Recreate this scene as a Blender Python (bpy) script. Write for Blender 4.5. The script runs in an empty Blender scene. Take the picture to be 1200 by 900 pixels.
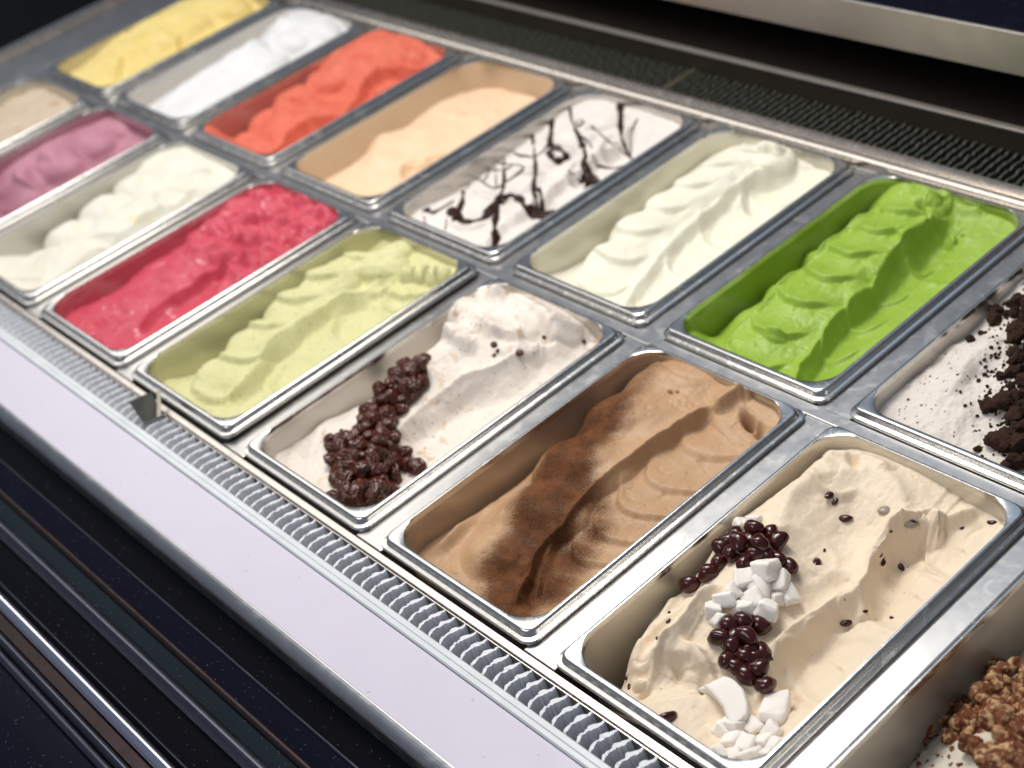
import bpy, bmesh, math, random
import numpy as np
from mathutils import Matrix, Vector, Euler
random.seed(7); np.random.seed(7)
C = bpy.context.scene.collection
sc = bpy.context.scene
S = 0.2                                   # one pan width = 0.2 m; everything below is written in pan widths

# ------------------------------------------------------------------ camera
CR = np.array([[0.64903133, 0.72900699, -0.21750206], [0.32747013, -0.5257722, -0.78506491], [-0.68667434, 0.43830629, -0.57997064]])
CP = np.array([7.84402788, -2.03507874, 4.09072937]); CF = 1787.563
cam = bpy.data.cameras.new('camera'); co = bpy.data.objects.new('camera', cam); C.objects.link(co); sc.camera = co
cam.sensor_width = 36; cam.lens = CF*36/1200; cam.clip_start = 0.02; cam.clip_end = 50
co.matrix_world = Matrix(((CR[0][0], -CR[1][0], -CR[2][0], CP[0]*S), (CR[0][1], -CR[1][1], -CR[2][1], CP[1]*S),
                          (CR[0][2], -CR[1][2], -CR[2][2], CP[2]*S), (0, 0, 0, 1)))
FOC = np.array([4.5, .5, 0])
cam.dof.use_dof = True; cam.dof.focus_distance = float((CR[2] @ (FOC-CP)))*S; cam.dof.aperture_fstop = 5.0

# ------------------------------------------------------------------ light
sc.view_settings.view_transform = 'Standard'; sc.view_settings.look = 'None'
sc.view_settings.exposure = 0.0; sc.view_settings.gamma = 1
w = bpy.data.worlds.new('World'); sc.world = w; w.use_nodes = True
w.node_tree.nodes['Background'].inputs[0].default_value = (.34, .39, .48, 1)
w.node_tree.nodes['Background'].inputs[1].default_value = .50

def area(name, loc, target, sx, sy, power, col):
    l = bpy.data.lights.new(name, 'AREA'); l.shape = 'RECTANGLE'; l.size = sx*S; l.size_y = sy*S; l.energy = power; l.color = col
    o = bpy.data.objects.new(name, l); C.objects.link(o); o.location = Vector(loc)*S
    d = (Vector(target)-Vector(loc)).normalized(); o.rotation_euler = d.to_track_quat('-Z', 'Y').to_euler(); return o
o = area('ceiling_light_panel', (-1.6, 1.35, 4.3), (-1.6, 1.35, 0), 12.0, 2.5, 10, (1, .96, .90))
o.rotation_euler = (0, 0, 0)
area('added_key_light', (1.0, 3.0, 8.0), (3.6, 1.2, 0), 3.4, 2.6, 19.0, (1, .95, .87))  # unseen key, added to make shading and glints crisper
area('added_fill_light', (3.2, -4.5, 7.0), (3.5, .5, 0), 5, 2.5, 6, (.95, .96, 1))  # added fill without a source, softens contrast over the pans

area('shop_window', (-1.0, 8.5, 9.5), (3.5, 1, 0), 9, 3.5, 2.2, (.50, .72, 1))

# ------------------------------------------------------------------ helpers
def un(u, v, z=0.0):
    d = CR.T @ np.array([(u-600)/CF, (v-450)/CF, 1.0]); k = (z-CP[2])/d[2]; return CP+k*d
def unx(u, v, x):
    d = CR.T @ np.array([(u-600)/CF, (v-450)/CF, 1.0]); k = (x-CP[0])/d[0]; return CP+k*d
def uny(u, v, y):
    d = CR.T @ np.array([(u-600)/CF, (v-450)/CF, 1.0]); k = (y-CP[1])/d[1]; return CP+k*d

def mesh(name, V, F, smooth=True):
    me = bpy.data.meshes.new(name); V = np.asarray(V, float)*S
    me.from_pydata(V.tolist(), [], [tuple(int(i) for i in f) for f in F]); 
    if smooth: me.polygons.foreach_set('use_smooth', [True]*len(me.polygons))
    me.update(); return me
def gridmesh(name, V, Q):
    me = bpy.data.meshes.new(name); V = (np.asarray(V, np.float32)*S); n = len(V); q = len(Q)
    me.vertices.add(n); me.vertices.foreach_set('co', V.ravel())
    me.loops.add(q*4); me.loops.foreach_set('vertex_index', Q.astype(np.int32).ravel())
    me.polygons.add(q); me.polygons.foreach_set('loop_start', np.arange(0, q*4, 4, dtype=np.int32))
    me.polygons.foreach_set('loop_total', np.full(q, 4, np.int32)); me.polygons.foreach_set('use_smooth', np.ones(q, bool))
    me.update(calc_edges=True); me.validate(); return me
def link(name, me, m=None, parent=None, loc=None, rot=None):
    o = bpy.data.objects.new(name, me); C.objects.link(o)
    if m is not None and me is not None and not me.materials: me.materials.append(m)
    if parent is not None: o.parent = parent
    if loc is not None: o.location = Vector([float(a)*S for a in loc])
    if rot is not None: o.rotation_euler = rot
    return o
def tag(o, label=None, cat=None, group=None, kind=None):
    if label: o['label'] = label
    if cat: o['category'] = cat
    if group: o['group'] = group
    if kind: o['kind'] = kind
    return o
def empty(name, loc, label, cat, group=None):
    o = bpy.data.objects.new(name, None); C.objects.link(o); o.location = Vector([float(a)*S for a in loc]); o.empty_display_size = .02
    return tag(o, label, cat, group)
def boxmesh(name, x0, x1, y0, y1, z0, z1, bev=0.0):
    bm = bmesh.new(); bmesh.ops.create_cube(bm, size=1)
    for v in bm.verts: v.co = Vector(((x0+x1)/2+v.co.x*(x1-x0), (y0+y1)/2+v.co.y*(y1-y0), (z0+z1)/2+v.co.z*(z1-z0)))
    if bev: bmesh.ops.bevel(bm, geom=bm.edges[:], offset=bev, segments=2, affect='EDGES', profile=.5)
    bmesh.ops.scale(bm, vec=(S, S, S), verts=bm.verts)
    me = bpy.data.meshes.new(name); bm.to_mesh(me); bm.free()
    return me
def extrude_x(name, prof, x0, x1, closed=True, nseg=1):
    """a profile of (y, z) pairs swept along the counter"""
    n = len(prof); V = []; F = []
    for k in range(nseg+1):
        x = x0+(x1-x0)*k/nseg
        V += [(x, p[0], p[1]) for p in prof]
    for k in range(nseg):
        for i in range(n if closed else n-1):
            j = (i+1) % n; F.append((k*n+i, k*n+j, (k+1)*n+j, (k+1)*n+i))
    if closed: F += [tuple(range(n))[::-1], tuple(nseg*n+i for i in range(n))]
    me = mesh(name, V, F, False); 
    bm = bmesh.new(); bm.from_mesh(me); bmesh.ops.recalc_face_normals(bm, faces=bm.faces); bm.to_mesh(me); bm.free()
    return me

# value noise
def vnoise(X, Y, seed):
    r = np.random.RandomState(seed); T = r.rand(64, 64)
    xi = np.floor(X).astype(int); yi = np.floor(Y).astype(int); fx = X-xi; fy = Y-yi
    fx = fx*fx*fx*(fx*(fx*6-15)+10); fy = fy*fy*fy*(fy*(fy*6-15)+10)
    a = T[xi % 64, yi % 64]; b = T[(xi+1) % 64, yi % 64]; c = T[xi % 64, (yi+1) % 64]; d = T[(xi+1) % 64, (yi+1) % 64]
    return (a*(1-fx)+b*fx)*(1-fy)+(c*(1-fx)+d*fx)*fy-.5
def fbm(X, Y, sc_, seed, octv=4, gain=.5):
    r = 0; a = 1
    for k in range(octv):
        r = r+a*vnoise(X*sc_+13.1*k, Y*sc_+7.7*k, seed+k); sc_ *= 2.03; a *= gain
    return r
def sstep(a, b, x):
    t = np.clip((x-a)/(b-a), 0, 1); return t*t*(3-2*t)

# ------------------------------------------------------------------ materials
def newmat(name):
    m = bpy.data.materials.new(name); m.use_nodes = True; nt = m.node_tree; return m, nt, nt.nodes['Principled BSDF']
def N(nt, t, **k):
    n = nt.nodes.new(t)
    for a, b in k.items():
        if a in ('op',): n.operation = b
        else: setattr(n, a, b)
    return n
def coords(nt, scale=1):
    tc = N(nt, 'ShaderNodeTexCoord'); mp = N(nt, 'ShaderNodeMapping'); nt.links.new(tc.outputs['Object'], mp.inputs[0])
    if isinstance(scale, (int, float)): scale = (scale,)*3
    mp.inputs['Scale'].default_value = scale; return mp.outputs[0]
def noise(nt, vec, scale, detail=4, rough=.55, dist=0):
    n = N(nt, 'ShaderNodeTexNoise'); nt.links.new(vec, n.inputs['Vector']); n.inputs['Scale'].default_value = scale
    n.inputs['Detail'].default_value = detail; n.inputs['Roughness'].default_value = rough; n.inputs['Distortion'].default_value = dist; return n.outputs['Fac']
def ramp(nt, fac, stops):
    r = N(nt, 'ShaderNodeValToRGB'); nt.links.new(fac, r.inputs[0]); e = r.color_ramp.elements
    while len(e) < len(stops): e.new(.5)
    for i, (p, c) in enumerate(stops):
        e[i].position = p; e[i].color = (c, c, c, 1) if isinstance(c, (int, float)) else (*c, 1)
    return r.outputs[0]
def mixc(nt, fac, a, b, mode='MIX'):
    m = N(nt, 'ShaderNodeMix', data_type='RGBA', blend_type=mode)
    for s, v in ((0, fac), (6, a), (7, b)):
        if isinstance(v, bpy.types.NodeSocket): nt.links.new(v, m.inputs[s])
        elif s == 0: m.inputs[0].default_value = v
        else: m.inputs[s].default_value = (*v, 1)
    return m.outputs[2]
def bump(nt, p, h, dist, strength=1, prev=None):
    b = N(nt, 'ShaderNodeBump'); b.inputs['Distance'].default_value = dist; b.inputs['Strength'].default_value = strength
    nt.links.new(h, b.inputs['Height'])
    if prev is not None: nt.links.new(prev, b.inputs['Normal'])
    nt.links.new(b.outputs[0], p.inputs['Normal']); return b.outputs[0]

def steel(name, base=(.60, .585, .56), rough=.2, grime=.5, stretch=(1, 1, 1)):
    m, nt, p = newmat(name); p.inputs['Metallic'].default_value = 1
    v = coords(nt); n1 = noise(nt, v, 14, 5, .6); n2 = noise(nt, coords(nt, stretch), 420, 3, .6)
    nt.links.new(mixc(nt, ramp(nt, n1, [(.25, 0), (.8, 1)]), tuple(c*(1-.12*grime) for c in base), base), p.inputs['Base Color'])
    r = N(nt, 'ShaderNodeMapRange'); nt.links.new(noise(nt, v, 55, 6, .7), r.inputs[0]); r.inputs['From Min'].default_value = .3; r.inputs['From Max'].default_value = .75
    r.inputs['To Min'].default_value = rough*.85; r.inputs['To Max'].default_value = rough*1.2; sm_ = ramp(nt, noise(nt, v, 34, 6, .72, 1.5), [(.54, 0), (.66, 1)]); ad = N(nt, 'ShaderNodeMath', op='MULTIPLY_ADD'); nt.links.new(sm_, ad.inputs[0]); ad.inputs[1].default_value = .12; nt.links.new(r.outputs[0], ad.inputs[2]); nt.links.new(ad.outputs[0], p.inputs['Roughness'])
    b1 = bump(nt, p, n2, .00005, .5); bump(nt, p, noise(nt, v, 22, 2), .0004, .12, b1)
    return m
def plain(name, col, rough=.5, metal=0, bumpd=0, bscale=200, coat=0, spec=.5, mot=1.0):
    m, nt, p = newmat(name); p.inputs['Metallic'].default_value = metal; p.inputs['Roughness'].default_value = rough
    p.inputs['Specular IOR Level'].default_value = spec
    v = coords(nt); n1 = noise(nt, v, 25, 5, .6)
    nt.links.new(mixc(nt, ramp(nt, n1, [(.3, 0), (.7, 1)]), tuple(c*(1-.1*mot) for c in col), tuple(min(1, c*(1+.06*mot)) for c in col)), p.inputs['Base Color'])
    p.inputs['Coat Weight'].default_value = coat
    if bumpd: bump(nt, p, noise(nt, v, bscale, 4, .6), bumpd, 1)
    return m

M_steel = steel('brushed_steel', rough=.22)
M_deck = steel('deck_steel', (.50, .49, .48), .33, .5, (1, .1, 1))
M_rail = steel('rail_steel', (.52, .48, .44), .27, .4, (.05, 1, 1))

ICE = {}
def ice_mat(name, col, col2=None, rough=.42, sss=.35, spk=None, bumpk=1.0, blotch=None, cocoa=False, tint=None, grain=1.0, spec=.25):
    """spk: list of (colour, scale, size, density); blotch: (colour, scale, threshold)"""
    m, nt, p = newmat(name); v = coords(nt)
    col2 = col2 or tuple(c*.9 for c in col)
    c = mixc(nt, ramp(nt, noise(nt, v, 22, 5, .6, .6), [(.35, 0), (.68, 1)]), col, col2)
    if blotch:
        for bc, bs, th in blotch:
            f = ramp(nt, noise(nt, v, bs, 4, .55, 1.2), [(th, 0), (min(1, th+.06), 1)]); c = mixc(nt, f, c, bc)
    if spk:
        for i, (sc_c, s_scale, size, dens) in enumerate(spk):
            vo = N(nt, 'ShaderNodeTexVoronoi'); vo.inputs['Scale'].default_value = s_scale; vo.inputs['Randomness'].default_value = 1
            dv = N(nt, 'ShaderNodeVectorMath', op='ADD'); nn = N(nt, 'ShaderNodeTexNoise'); nn.inputs['Scale'].default_value = s_scale*1.6
            nt.links.new(v, nn.inputs['Vector']); sv = N(nt, 'ShaderNodeVectorMath', op='SCALE'); nt.links.new(nn.outputs['Color'], sv.inputs[0]); sv.inputs['Scale'].default_value = .9/s_scale
            nt.links.new(v, dv.inputs[0]); nt.links.new(sv.outputs[0], dv.inputs[1]); nt.links.new(dv.outputs[0], vo.inputs['Vector'])
            near = ramp(nt, vo.outputs['Distance'], [(size*.7, 1), (size, 0)])
            sep = N(nt, 'ShaderNodeSeparateColor'); nt.links.new(vo.outputs['Color'], sep.inputs[0])
            on = N(nt, 'ShaderNodeMath', op='LESS_THAN'); nt.links.new(sep.outputs[0], on.inputs[0]); on.inputs[1].default_value = dens
            mu = N(nt, 'ShaderNodeMath', op='MULTIPLY'); nt.links.new(near, mu.inputs[0]); nt.links.new(on.outputs[0], mu.inputs[1])
            c = mixc(nt, mu.outputs[0], c, sc_c)
    rsock = None
    if cocoa:                                   # cocoa powder sifted over part of the surface
        at = N(nt, 'ShaderNodeAttribute'); at.attribute_name = 'dust'
        g1 = noise(nt, v, 1300, 3, .75); g2 = noise(nt, v, 60, 4, .6)
        s = N(nt, 'ShaderNodeMath', op='MULTIPLY_ADD'); nt.links.new(g2, s.inputs[0]); s.inputs[1].default_value = .45; nt.links.new(at.outputs['Fac'], s.inputs[2])
        s2 = N(nt, 'ShaderNodeMath', op='MULTIPLY_ADD'); nt.links.new(g1, s2.inputs[0]); s2.inputs[1].default_value = 1.3; nt.links.new(s.outputs[0], s2.inputs[2])
        f = ramp(nt, s2.outputs[0], [(0.0, 0), (1, 1)]); 
        mr = N(nt, 'ShaderNodeMapRange'); nt.links.new(s2.outputs[0], mr.inputs[0]); mr.inputs['From Min'].default_value = 1.12; mr.inputs['From Max'].default_value = 1.5; f = mr.outputs[0]
        pc = mixc(nt, ramp(nt, g2, [(.4, 0), (.65, 1)]), (.075, .027, .011), (.165, .068, .030))
        c = mixc(nt, f, c, pc)
        dusty = f
    if tint: 
        at = N(nt, 'ShaderNodeAttribute'); at.attribute_name = 'dust'; c = mixc(nt, at.outputs['Fac'], c, tint)
    nt.links.new(c, p.inputs['Base Color'])
    rr = N(nt, 'ShaderNodeMapRange'); nt.links.new(noise(nt, v, 120, 4, .6), rr.inputs[0]); rr.inputs['From Min'].default_value = .3; rr.inputs['From Max'].default_value = .7
    rr.inputs['To Min'].default_value = rough*.8; rr.inputs['To Max'].default_value = rough*1.3; nt.links.new(rr.outputs[0], p.inputs['Roughness'])
    p.inputs['Specular IOR Level'].default_value = spec
    if cocoa:
        sp = N(nt, 'ShaderNodeMapRange'); nt.links.new(dusty, sp.inputs[0]); sp.inputs['To Min'].default_value = spec; sp.inputs['To Max'].default_value = .04; nt.links.new(sp.outputs[0], p.inputs['Specular IOR Level'])
    p.inputs['Subsurface Weight'].default_value = sss; p.inputs['Subsurface Scale'].default_value = .004
    p.inputs['Subsurface Radius'].default_value = tuple(max(.25, min(1, c_*1.1)) for c_ in col)
    b1 = bump(nt, p, noise(nt, v, 160, 6, .7), .0012*bumpk, .55)
    bump(nt, p, noise(nt, v, 900, 3, .7), .0004*bumpk*grain, .7, b1)
    return m

# ------------------------------------------------------------------ pans
GX = 1.0957; L = 1.602; RY = 1.7207
def pan_origin(col, row): return (col*GX+(.003 if row else 0), RY if row else 0.0)

OUTR = (0.0, .980, .007, 1.655); INR = (.042, .935, .060, 1.613); IN_R = .15
def rrect(rect, off, r, z, n=9):
    x0, x1, y0, y1 = rect[0]+off, rect[1]-off, rect[2]+off, rect[3]-off; P = []
    for cx, cy, a0 in ((x1-r, y0+r, -90), (x1-r, y1-r, 0), (x0+r, y1-r, 90), (x0+r, y0+r, 180)):
        for k in range(n+1):
            a = math.radians(a0+90*k/n); P.append((cx+r*math.cos(a), cy+r*math.sin(a), z))
    return P
def lerp(a, b, t): return tuple(p+(q-p)*t for p, q in zip(a, b))
def loft(name, rings, cap=True):
    V = []; F = []; n = len(rings[0])
    for r in rings: V += r
    for k in range(len(rings)-1):
        for i in range(n):
            j = (i+1) % n; F.append((k*n+i, k*n+j, (k+1)*n+j, (k+1)*n+i))
    if cap: F.append(tuple((len(rings)-1)*n+i for i in range(n)))
    return mesh(name, V, F)
rim_rings = [rrect(OUTR, .004, .055, -.052), rrect(OUTR, 0, .06, -.046), rrect(OUTR, .0005, .06, -.036), rrect(OUTR, .004, .055, -.0315), rrect(OUTR, .019, .05, -.028), rrect(OUTR, .0215, .05, -.024),
             rrect(OUTR, .0235, .05, -.010), rrect(OUTR, .027, .05, -.004), rrect(OUTR, .032, .052, -.0008), rrect(OUTR, .036, .055, 0)]
o36 = tuple(a+b for a, b in zip(OUTR, (.036, -.036, .036, -.036)))
rim_rings += [rrect(lerp(o36, INR, t), 0, .055+(.145-.055)*t, z) for t, z in ((.5, -.001), (.85, -.001))]
rim_rings += [rrect(INR, -.001, .149, -.003), rrect(INR, .0, IN_R, -.009), rrect(INR, .002, IN_R, -.02), rrect(INR, .002, IN_R, -.03)]
basin_rings = [rrect(INR, .002, IN_R, -.03), rrect(INR, .005, IN_R, -.10), rrect(INR, .010, IN_R, -.25), rrect(INR, .018, IN_R, -.5), rrect(INR, .028, IN_R, -.8), rrect(INR, .045, .145, -.86), rrect(INR, .1, .10, -.89)]
rim_me = loft('pan_rim', rim_rings, False); basin_me = loft('pan_basin', basin_rings, True)
rim_me.materials.append(M_steel); rim_me.set_sharp_from_angle(angle=math.radians(38))
bm = bmesh.new()
for row_, (r0, n_) in enumerate(((.158, 9), (.170, 11), (.182, 8))):
    for k in range(n_):                       # worn stamp pressed in the corner of the flange
        a = math.radians(118+46*k/(n_-1)) if row_ < 9 else 0
        cx, cy = .192+r0*math.cos(a), 1.463+r0*math.sin(a)
        if random.random() < .2: continue
        h = .004; l = random.uniform(.003, .007)
        mt = Matrix.Translation(Vector((cx, cy, -.001))) @ Matrix.Rotation(a+math.pi/2, 4, 'Z') @ Matrix.Diagonal((l, h*random.uniform(.6, 1.4), .003, 1))
        bmesh.ops.create_cube(bm, size=1, matrix=mt)
bmesh.ops.scale(bm, vec=(S, S, S), verts=bm.verts); stamp_me = bpy.data.meshes.new('stamp'); bm.to_mesh(stamp_me); bm.free(); stamp_me.materials.append(M_steel)

def basin_mat(name, film_reflect, amount):  # tint mixes real residue with reflections and brightening painted into the steel
    m, nt, p = newmat(name); v = coords(nt)
    base = (.60, .575, .53)
    f = N(nt, 'ShaderNodeMapRange'); nt.links.new(noise(nt, coords(nt, (1, .6, 1)), 26, 6, .6, .8), f.inputs[0]); f.inputs['From Min'].default_value = .25; f.inputs['From Max'].default_value = .50
    f.inputs['To Min'].default_value = amount*.5; f.inputs['To Max'].default_value = amount
    nt.links.new(mixc(nt, f.outputs[0], base, film_reflect), p.inputs['Base Color'])
    im = N(nt, 'ShaderNodeMapRange'); nt.links.new(f.outputs[0], im.inputs[0]); im.inputs['To Min'].default_value = 1; im.inputs['To Max'].default_value = .1
    nt.links.new(im.outputs[0], p.inputs['Metallic']); p.inputs['Roughness'].default_value = .34
    bump(nt, p, noise(nt, v, 60, 4, .6), .0006, .3)
    return m

# ------------------------------------------------------------------ ice cream surfaces
class Tub:
    def __init__(s, col, row, nx, ny, lvl=-.10):
        s.x0, s.y0 = pan_origin(col, row); s.col, s.row = col, row; e = .001
        s.xs = np.linspace(INR[0]-e, INR[1]+e, nx); s.ys = np.linspace(INR[2]-e, INR[3]+e, ny)
        s.X, s.Y = np.meshgrid(s.xs, s.ys, indexing='ij'); s.H = np.full_like(s.X, lvl); s.DX = np.zeros_like(s.X); s.DY = np.zeros_like(s.X)
        s.seed = (col+5)*31+row*7
    def pt(s, p, z=None):
        """photo pixel -> point of the pan, at height z"""
        if z is None: z = p[2] if len(p) > 2 else -.08
        if z == 'L': q = unx(p[0], p[1], s.x0+.048); return np.array([.048, q[1]-s.y0, q[2]])
        if z == 'B': q = uny(p[0], p[1], s.y0+1.607); return np.array([q[0]-s.x0, 1.607, q[2]])
        q = un(p[0], p[1], z); return np.array([q[0]-s.x0, q[1]-s.y0, z])
    def onsurf(s, u, v):
        z = -.08
        for _ in range(12):
            q = un(u, v, z); z = .5*z+.5*s.h(q[0]-s.x0, q[1]-s.y0)
        return q[0]-s.x0, q[1]-s.y0
    def h(s, x, y):
        i = (x-s.xs[0])/(s.xs[1]-s.xs[0]); j = (y-s.ys[0])/(s.ys[1]-s.ys[0])
        i = min(max(i, 0), len(s.xs)-1.001); j = min(max(j, 0), len(s.ys)-1.001); a, b = int(i), int(j); fi, fj = i-a, j-b
        return float((s.H[a, b]*(1-fi)+s.H[a+1, b]*fi)*(1-fj)+(s.H[a, b+1]*(1-fi)+s.H[a+1, b+1]*fi)*fj)
    def base(s, cps, smooth=.002, clampz=(-.75, .25)):
        P = np.array([np.array(c[1:]) if c[0] == 'xy' else s.pt(c) for c in cps]); A = P[:, :2]; z = P[:, 2]; n = len(A)
        def phi(r): return r*r*np.log(r+1e-9)
        D = np.hypot(A[:, None, 0]-A[None, :, 0], A[:, None, 1]-A[None, :, 1]); K = phi(D)+np.eye(n)*smooth
        Q = np.hstack([np.ones((n, 1)), A]); Mx = np.block([[K, Q], [Q.T, np.zeros((3, 3))]])
        sol = np.linalg.solve(Mx, np.concatenate([z, np.zeros(3)])); H = sol[n]+sol[n+1]*s.X+sol[n+2]*s.Y
        for k in range(n): H = H+sol[k]*phi(np.hypot(s.X-A[k, 0], s.Y-A[k, 1]))
        s.H = np.clip(H, *clampz)
    def sd(s, P):
        """signed distance (positive on the -x side), arc length share"""
        P = np.asarray(P)[:, :2]; best = np.full(s.X.shape, 1e9); sg = np.zeros_like(best); ar = np.zeros_like(best)
        seg = np.hypot(*(P[1:]-P[:-1]).T); cum = np.concatenate([[0], np.cumsum(seg)])
        for k in range(len(P)-1):
            a, b = P[k], P[k+1]; d = b-a; l2 = (d**2).sum()+1e-12; t_ = ((s.X-a[0])*d[0]+(s.Y-a[1])*d[1])/l2
            t = np.clip(t_, 0, 1); dx = s.X-a[0]-t*d[0]; dy = s.Y-a[1]-t*d[1]; r = np.hypot(dx, dy)
            c = -(d[0]*dy-d[1]*dx); m = r < best
            best = np.where(m, r, best); sg = np.where(m, np.sign(-c), sg); ar = np.where(m, cum[k]+t*seg[k], ar)
            ar = np.where(m & (k == 0) & (t_ < 0), t_*seg[0], ar)
            ar = np.where(m & (k == len(P)-2) & (t_ > 1), cum[-1]+(t_-1)*seg[-1], ar)
        return best*sg, ar, cum[-1]
    def curve(s, pts, z=None, n=6, jit=0.0):
        P = np.array([s.pt(p, z) if z is not None or len(p) > 2 else s.pt((p[0], p[1]), s.h(*s.onsurf(p[0], p[1]))) for p in pts])
        out = []
        for i in range(len(P)-1):
            p0, p1, p2, p3 = P[max(i-1, 0)], P[i], P[i+1], P[min(i+2, len(P)-1)]
            for k in range(n):
                t = k/n; out.append(.5*((2*p1)+(-p0+p2)*t+(2*p0-5*p1+4*p2-p3)*t*t+(-p0+3*p1-3*p2+p3)*t**3))
        out.append(P[-1]); out = np.array(out)
        if jit:
            r = np.random.RandomState(s.seed+len(out)); out[1:-1, :2] += (r.rand(len(out)-2, 2)-.5)*jit
        return out
    def ridge(s, pts, hgt, wl=.25, wr=.05, lean=0.0, z=None, fade=.12, jit=.004, lip=0.0, wob=.25):
        """crest with a gentle side (-x) and a steep side (+x)"""
        P = s.curve(pts, z, jit=jit); d, a, T = s.sd(P)
        d = d+.012*fbm(s.X, s.Y, 8, s.seed+3, 2)
        env = sstep(-.01, fade, a)*sstep(-.01, fade, T-a) if fade else 1
        A = hgt*env*(1+wob*fbm(a, a*0+1.3, 9, s.seed+9, 3)*2)
        g = np.where(d >= 0, np.exp(-(d/wl)**1.5), np.exp(-(np.abs(d)/wr)**2.2))
        s.H = s.H+A*g+lip*env*np.exp(-(np.abs(d-.012)/.016)**2)
        if lean: s.DX = s.DX+.4*lean*env*np.exp(-((d-.01)/.035)**2)
        return d, a, T
    def drop(s, pts, depth, w=.10, z=None, side=1):
        """the mass ends along this line and falls away towards the wall on its -x side"""
        P = s.curve(pts, z, jit=.004); d, a, T = s.sd(P); d = d*side+.008*fbm(s.X, s.Y, 12, s.seed+14, 3)
        s.H = s.H-depth*sstep(0, w, d)+.012*np.exp(-((d+.02)/.03)**2)
    def cliff(s, pts, hgt, w=.03, reach=.5, lean=0.0, z=None, fade=.1, jit=.004, lip=0.0, side=1, rag=1.0):
        """the -x side stands higher by hgt and runs out over reach"""
        P = s.curve(pts, z, jit=jit); d, a, T = s.sd(P); d = d*side
        d = d+.012*fbm(s.X, s.Y, 7, s.seed+4, 2)
        env = sstep(-.02, fade, a)*sstep(-.02, fade, T-a); w = w*1.45*(1+.5*fbm(a, a*0+4.1, 5, s.seed+8, 2))
        s.H = s.H+hgt*env*(sstep(-w, w*.25, d)*np.exp(-np.clip(d, 0, 9)/reach)-.55*np.exp(-np.clip(-d-w, 0, 9)/.12)*sstep(.3, -w, d)-.35*sstep(-w, w*.25, d)*np.exp(-np.clip(d, 0, 9)/reach))+lip*env*np.exp(-(np.abs(d-.008)/.014)**1.4)
        near = env*np.exp(-(np.abs(d+.02)/.055)**1.5); s.H = s.H+near*rag*(.011*fbm(s.X, s.Y, 13, s.seed+21, 2, .5)+.0012*fbm(s.X, s.Y, 50, s.seed+22, 2))
        if lean: s.DX = s.DX+side*.4*lean*env*np.exp(-((d-.008)/.03)**2)
    def lobes(s, pts, wl, wr, brk, amp, curve=.12, skew=.55, z=None, off=0.0, edge=.35, sgn=1, rise=.14):
        """overlapping spatula marks along a line; brk = break positions as shares of its length"""
        P = s.curve(pts, z, jit=0); d, a, T = s.sd(P); d = d-off
        t = np.where(d > 0, d/wl, d/wr)
        f = (a+curve*(1-np.clip(np.abs(t), 0, 1.4)**2)*sgn+.02*fbm(s.X, s.Y, 6, s.seed+5, 3))/T
        w_ = sstep(1.0+edge*.2, 1-edge, np.abs(t))
        B = np.array(brk); out = np.zeros_like(f)
        for k in range(len(B)-1):
            m = (f >= B[k]) & (f < B[k+1]); g = np.clip((f-B[k])/(B[k+1]-B[k]), 0, 1)
            g = np.where(m, g, 0)
            u = np.where(g > 1-rise, .5+.5*(1-(1-g)/rise), .5*(g/(1-rise))**skew)
            out = np.where(m, amp*(.5+.5*np.cos(2*np.pi*u)), out)
        s.H = s.H+.62*(out-amp*.5)*w_*sstep(B[0]-.02, B[0]+.03, f)*sstep(B[-1]+.02, B[-1]-.03, f)
    def dish(s, p, rx, ry, ang, depth, lip=0.0, z=None, pw=2.0):
        q = s.pt(p, z) if z is not None else np.array([*s.onsurf(p[0], p[1]), 0]); a = math.radians(ang)
        u = (s.X-q[0])*math.cos(a)+(s.Y-q[1])*math.sin(a); v = -(s.X-q[0])*math.sin(a)+(s.Y-q[1])*math.cos(a)
        r = np.sqrt((u/rx)**2+(v/ry)**2)+.06*fbm(s.X, s.Y, 9, s.seed+6, 2)
        s.H = s.H-depth*np.exp(-(r**pw)*1.5)+lip*np.exp(-((r-1.05)/.16)**2)
    def bulbs(s, L_, k=.010):
        """rounded lobes heaped over each other: (px, py, top z, rx, ry, angle, drop)"""
        for p in L_:
            q = s.pt(p[:2], p[2]); a = math.radians(p[5]); u = (s.X-q[0])*math.cos(a)+(s.Y-q[1])*math.sin(a); v = -(s.X-q[0])*math.sin(a)+(s.Y-q[1])*math.cos(a)
            r2 = (u/p[3])**2+(v/p[4])**2+.10*fbm(s.X, s.Y, 6, s.seed+int(p[0]), 2); cap_ = p[2]-p[6]*(1-np.sqrt(np.clip(1-r2, 0, 1)))-p[6]*np.clip(r2-1, 0, 9)*1.2
            s.H = np.where(cap_ > s.H-4*k, .5*(s.H+cap_+np.sqrt((s.H-cap_)**2+k*k)), s.H)
    def scoop(s, p, r, ry, ang, depth, lip, lipdir, z=-.05):
        """shallow pressed dish whose rim stands up on one side only"""
        q = s.pt(p, z); a = math.radians(ang); u = (s.X-q[0])*math.cos(a)+(s.Y-q[1])*math.sin(a); v = -(s.X-q[0])*math.sin(a)+(s.Y-q[1])*math.cos(a)
        th = np.arctan2(v/ry, u/r); rr_ = np.sqrt((u/r)**2+(v/ry)**2)+.05*fbm(s.X, s.Y, 8, s.seed+9, 2); m = np.clip(np.cos(th-math.radians(lipdir)), 0, 1)
        s.H = s.H-depth*(.35+.65*m)*(1-sstep(.72, 1.04, rr_))*(1-.35*rr_**2)+lip*m*np.exp(-((rr_-1.06)/.10)**2)
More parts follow.
